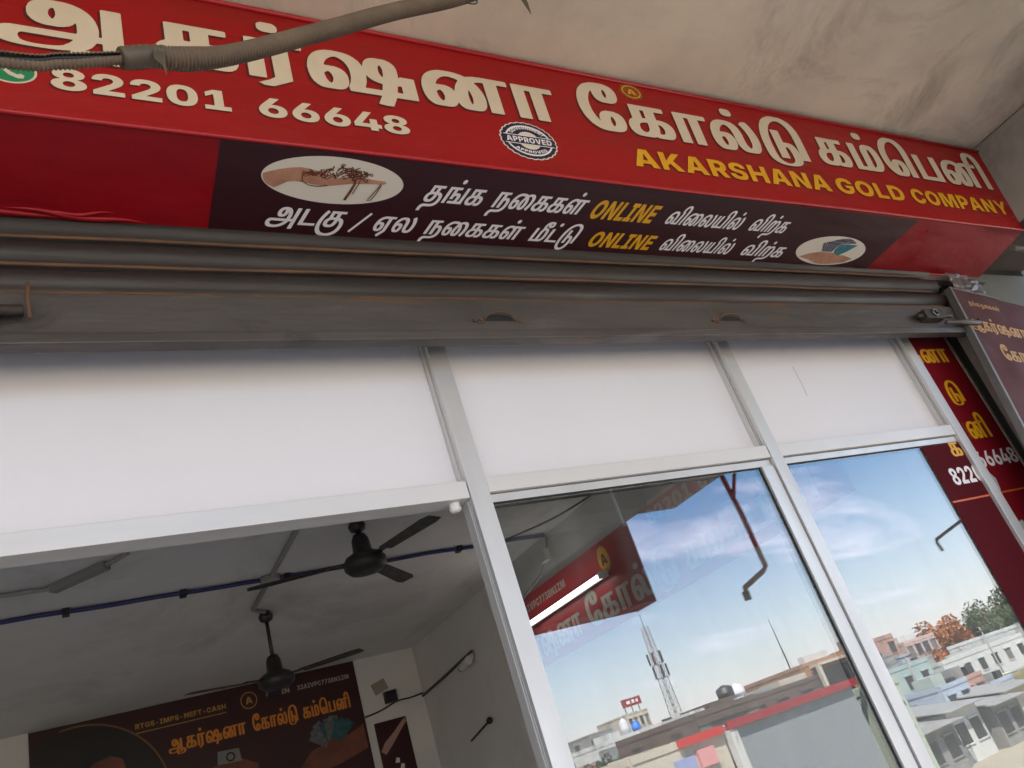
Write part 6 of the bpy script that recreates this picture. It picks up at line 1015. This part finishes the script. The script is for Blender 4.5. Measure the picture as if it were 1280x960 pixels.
# trees
def leafmat(name, a, b): return mat(name, a, 0.7, noise=1.0, nscale=0.9, col2=b)
L_green = leafmat("green_leaves", (0.055, 0.085, 0.035), (0.10, 0.13, 0.06)); L_dark = leafmat("dark_leaves", (0.035, 0.055, 0.025), (0.07, 0.09, 0.04)); L_org = leafmat("orange_leaves", (0.42, 0.13, 0.03), (0.20, 0.085, 0.03))
M_bark = mat("bark", (0.12, 0.09, 0.065), 0.9)
def tree(name, label, x, y, h, r, leaf, group, trunk_h=None, n=1500, ls=0.22, seed=1, flat=0.85):
    rg = random.Random(seed); t = thing(name, label, "tree", (x, y, GZ), group)
    th_ = trunk_h or h * 0.45
    b = MB().tube([(x, y, GZ), (x + 0.1, y, GZ + th_ * 0.6), (x + 0.05, y + 0.1, GZ + th_)], [0.3, 0.22, 0.16], 8)
    tips = []
    for k in range(7):
        a = k * 0.9 + rg.random(); rr_ = r * rg.uniform(0.45, 0.8); zz = GZ + th_ + (h - th_) * rg.uniform(0.25, 0.85)
        p = (x + rr_ * cos(a), y + rr_ * sin(a), zz); tips.append(p); b.tube([(x, y, GZ + th_ * 0.9), (x + rr_ * 0.5 * cos(a), y + rr_ * 0.5 * sin(a), GZ + th_ + (zz - GZ - th_) * 0.6), p], [0.12, 0.08, 0.04], 6)
    b.build("trunk", M_bark, t)
    cl = tips + [(x + rg.uniform(-r, r) * 0.6, y + rg.uniform(-r, r) * 0.6, GZ + th_ + (h - th_) * rg.uniform(0.2, 0.95)) for _ in range(9)]
    c = MB()
    for i in range(n):
        q = cl[rg.randrange(len(cl))]; rad = r * 0.36
        d = Vector((rg.gauss(0, 1), rg.gauss(0, 1), rg.gauss(0, flat))).normalized() * rad * rg.random() ** 0.4
        p = Vector(q) + d; u = Vector((rg.gauss(0, 1), rg.gauss(0, 1), rg.gauss(0, 1))).normalized(); w_ = u.cross(Vector((rg.gauss(0, 1), rg.gauss(0, 1), rg.gauss(0, 1)))).normalized(); s_ = ls * rg.uniform(0.6, 1.4)
        c.add([p - u * s_, p + w_ * s_ * 0.5, p + u * s_, p - w_ * s_ * 0.5], [(0, 1, 2, 3)])
    c.build("crown", leaf, t, normals=False)
for i, (x, y, h, r, lab) in enumerate(((81.0, 60, 6.9, 3.1, "orange leaved tree at the left of the orange group"), (86.0, 60, 8.1, 3.6, "tallest orange leaved tree in the middle of the group"), (91.0, 60, 7.3, 3.5, "wide orange leaved tree next to the green trees"))):
    tree("flowering_tree", lab, x, -y, h, r, L_org, "orange trees over the white blocks", seed=i + 3, n=2600, ls=0.26)
for i, (x, y, h, r, lab, lm) in enumerate(((89.0, 56.0, 8.0, 2.6, "slim grey green tree at the left of the green group", L_green), (94.5, 56.5, 9.9, 4.2, "tall feathery green tree rising highest beside the red board", L_green), (101.5, 58, 9.0, 3.8, "broad green tree behind the gabled block", L_dark), (108, 60, 8.5, 3.5, "dense dark green tree at the far right", L_dark), (98.5, 55.5, 7.4, 3.2, "low green tree in front of the broad one", L_green), (104, 56, 7.8, 3.4, "round green tree before the dense dark one", L_green))):
    tree("leafy_tree", lab, x, -y, h, r, lm, "green trees at the right", n=2200, seed=i + 21)
for i in range(9):
    x = 32 + i * 1.15
    tree("garden_bush", "dusty olive bush in the hedge row behind the tiled shed", x, -50.5 - rnd.random(), 6.0 + rnd.uniform(-0.3, 0.5), 1.1, L_dark if i % 2 else L_green, "bushes in the hedge row", trunk_h=3.4, n=420, ls=0.16, seed=50 + i)
# small houses packed between the larger ones
M_mix = [M_wht, M_crm, M_gry, mat("pale_green_house", (0.42, 0.48, 0.42), 0.85, noise=0.7, nscale=0.5, col2=(0.32, 0.37, 0.33)), mat("pale_blue_house", (0.40, 0.46, 0.54), 0.85, noise=0.7, nscale=0.5, col2=(0.3, 0.35, 0.42)), M_pnk]
rh = random.Random(12)
for (x0, y0, dx_, cnt) in ((24, 52, 5.2, 8), (46, 55, 5.0, 6), (38, 36.0, 3.6, 6), (45, 44.6, 3.5, 3), (72, 70, 6.0, 6)):
    for i in range(cnt):
        w_ = rh.uniform(2.4, 3.3) if y0 < 50 else rh.uniform(3.0, 4.4); x = x0 + dx_ * i + rh.uniform(-.4, .4); top = E - rh.uniform(2.6, 3.7) if y0 == 36.0 else E - rh.uniform(1.4, 2.8) if y0 < 50 else E + rh.uniform(-1.4, 0.5)
        h_ = building("small_house", "small flat roofed house packed among the others across the road", x, x + w_, y0 + rh.uniform(-1, 1.5), 5, top, M_mix[rh.randrange(6)], rows=2, cols=2, side=1, parapet=0.25, wh=0.8, ww=0.7, group="small houses across the road",
                 roofbits=(("stair_hut", x + 0.4, x + 1.6, 1.5, rh.uniform(0.5, 1.0), M_mix[rh.randrange(6)]), ("roof_tank", x + 2.1, x + 2.7, 0.6, rh.uniform(0.4, 0.9), M_win)))
for i, (x, y) in enumerate(((47.0, 43), (60.0, 45.5), (72.5, 46.5))):
    p = thing("utility_pole", "grey concrete utility pole with cross arms standing among the roofs", "utility pole", (x, -y, GZ), "utility poles across the road")
    MB().cyl((x, -y, GZ), (x, -y, GZ + 6.4), 0.10, 0.06, n=8).build("pole", M_gry, p)
    MB().box(x - 0.9, x + 0.9, -y - 0.05, -y + 0.05, GZ + 6.0, GZ + 6.1).build("cross_arm", M_steel, p)
wr = thing("overhead_wires", "thin black overhead wires sagging between the utility poles across the road", "wires", (50, -32, GZ + 6))
pp = [(47.0, 43), (60.0, 45.5), (72.5, 46.5)]
for s_ in (-0.8, 0.8):
    b = MB()
    for (xa, ya), (xb, yb) in zip(pp, pp[1:]): b.tube([(xa + (xb - xa) * t + s_, -(ya + (yb - ya) * t), GZ + 6.12 - 1.6 * t * (1 - t)) for t in [k / 8 for k in range(9)]], 0.02, 4)
    b.build("wire", M_cable, wr)
# distant low roofs and trees that close the horizon
for i in range(14):
    x0 = -40 + i * 22 + rnd.uniform(-3, 3); w_ = rnd.uniform(9, 16); y = 150 + rnd.uniform(0, 40)
    building("distant_house", "pale distant house on the horizon line of the town", x0, x0 + w_, y, 9, E + rnd.uniform(-1.0, 2.2), (M_wht, M_crm, M_gry, M_pnk)[i % 4], rows=2, cols=4, parapet=0.4, group="distant houses along the horizon")
for i in range(16):
    tree("distant_tree", "dark rounded tree far off on the horizon between the houses", -30 + i * 20 + rnd.uniform(-4, 4), -140 - rnd.uniform(0, 25), 7.2 + rnd.uniform(-0.8, 1.4), 4.0, L_dark, "distant trees along the horizon", n=500, ls=0.6, seed=90 + i)
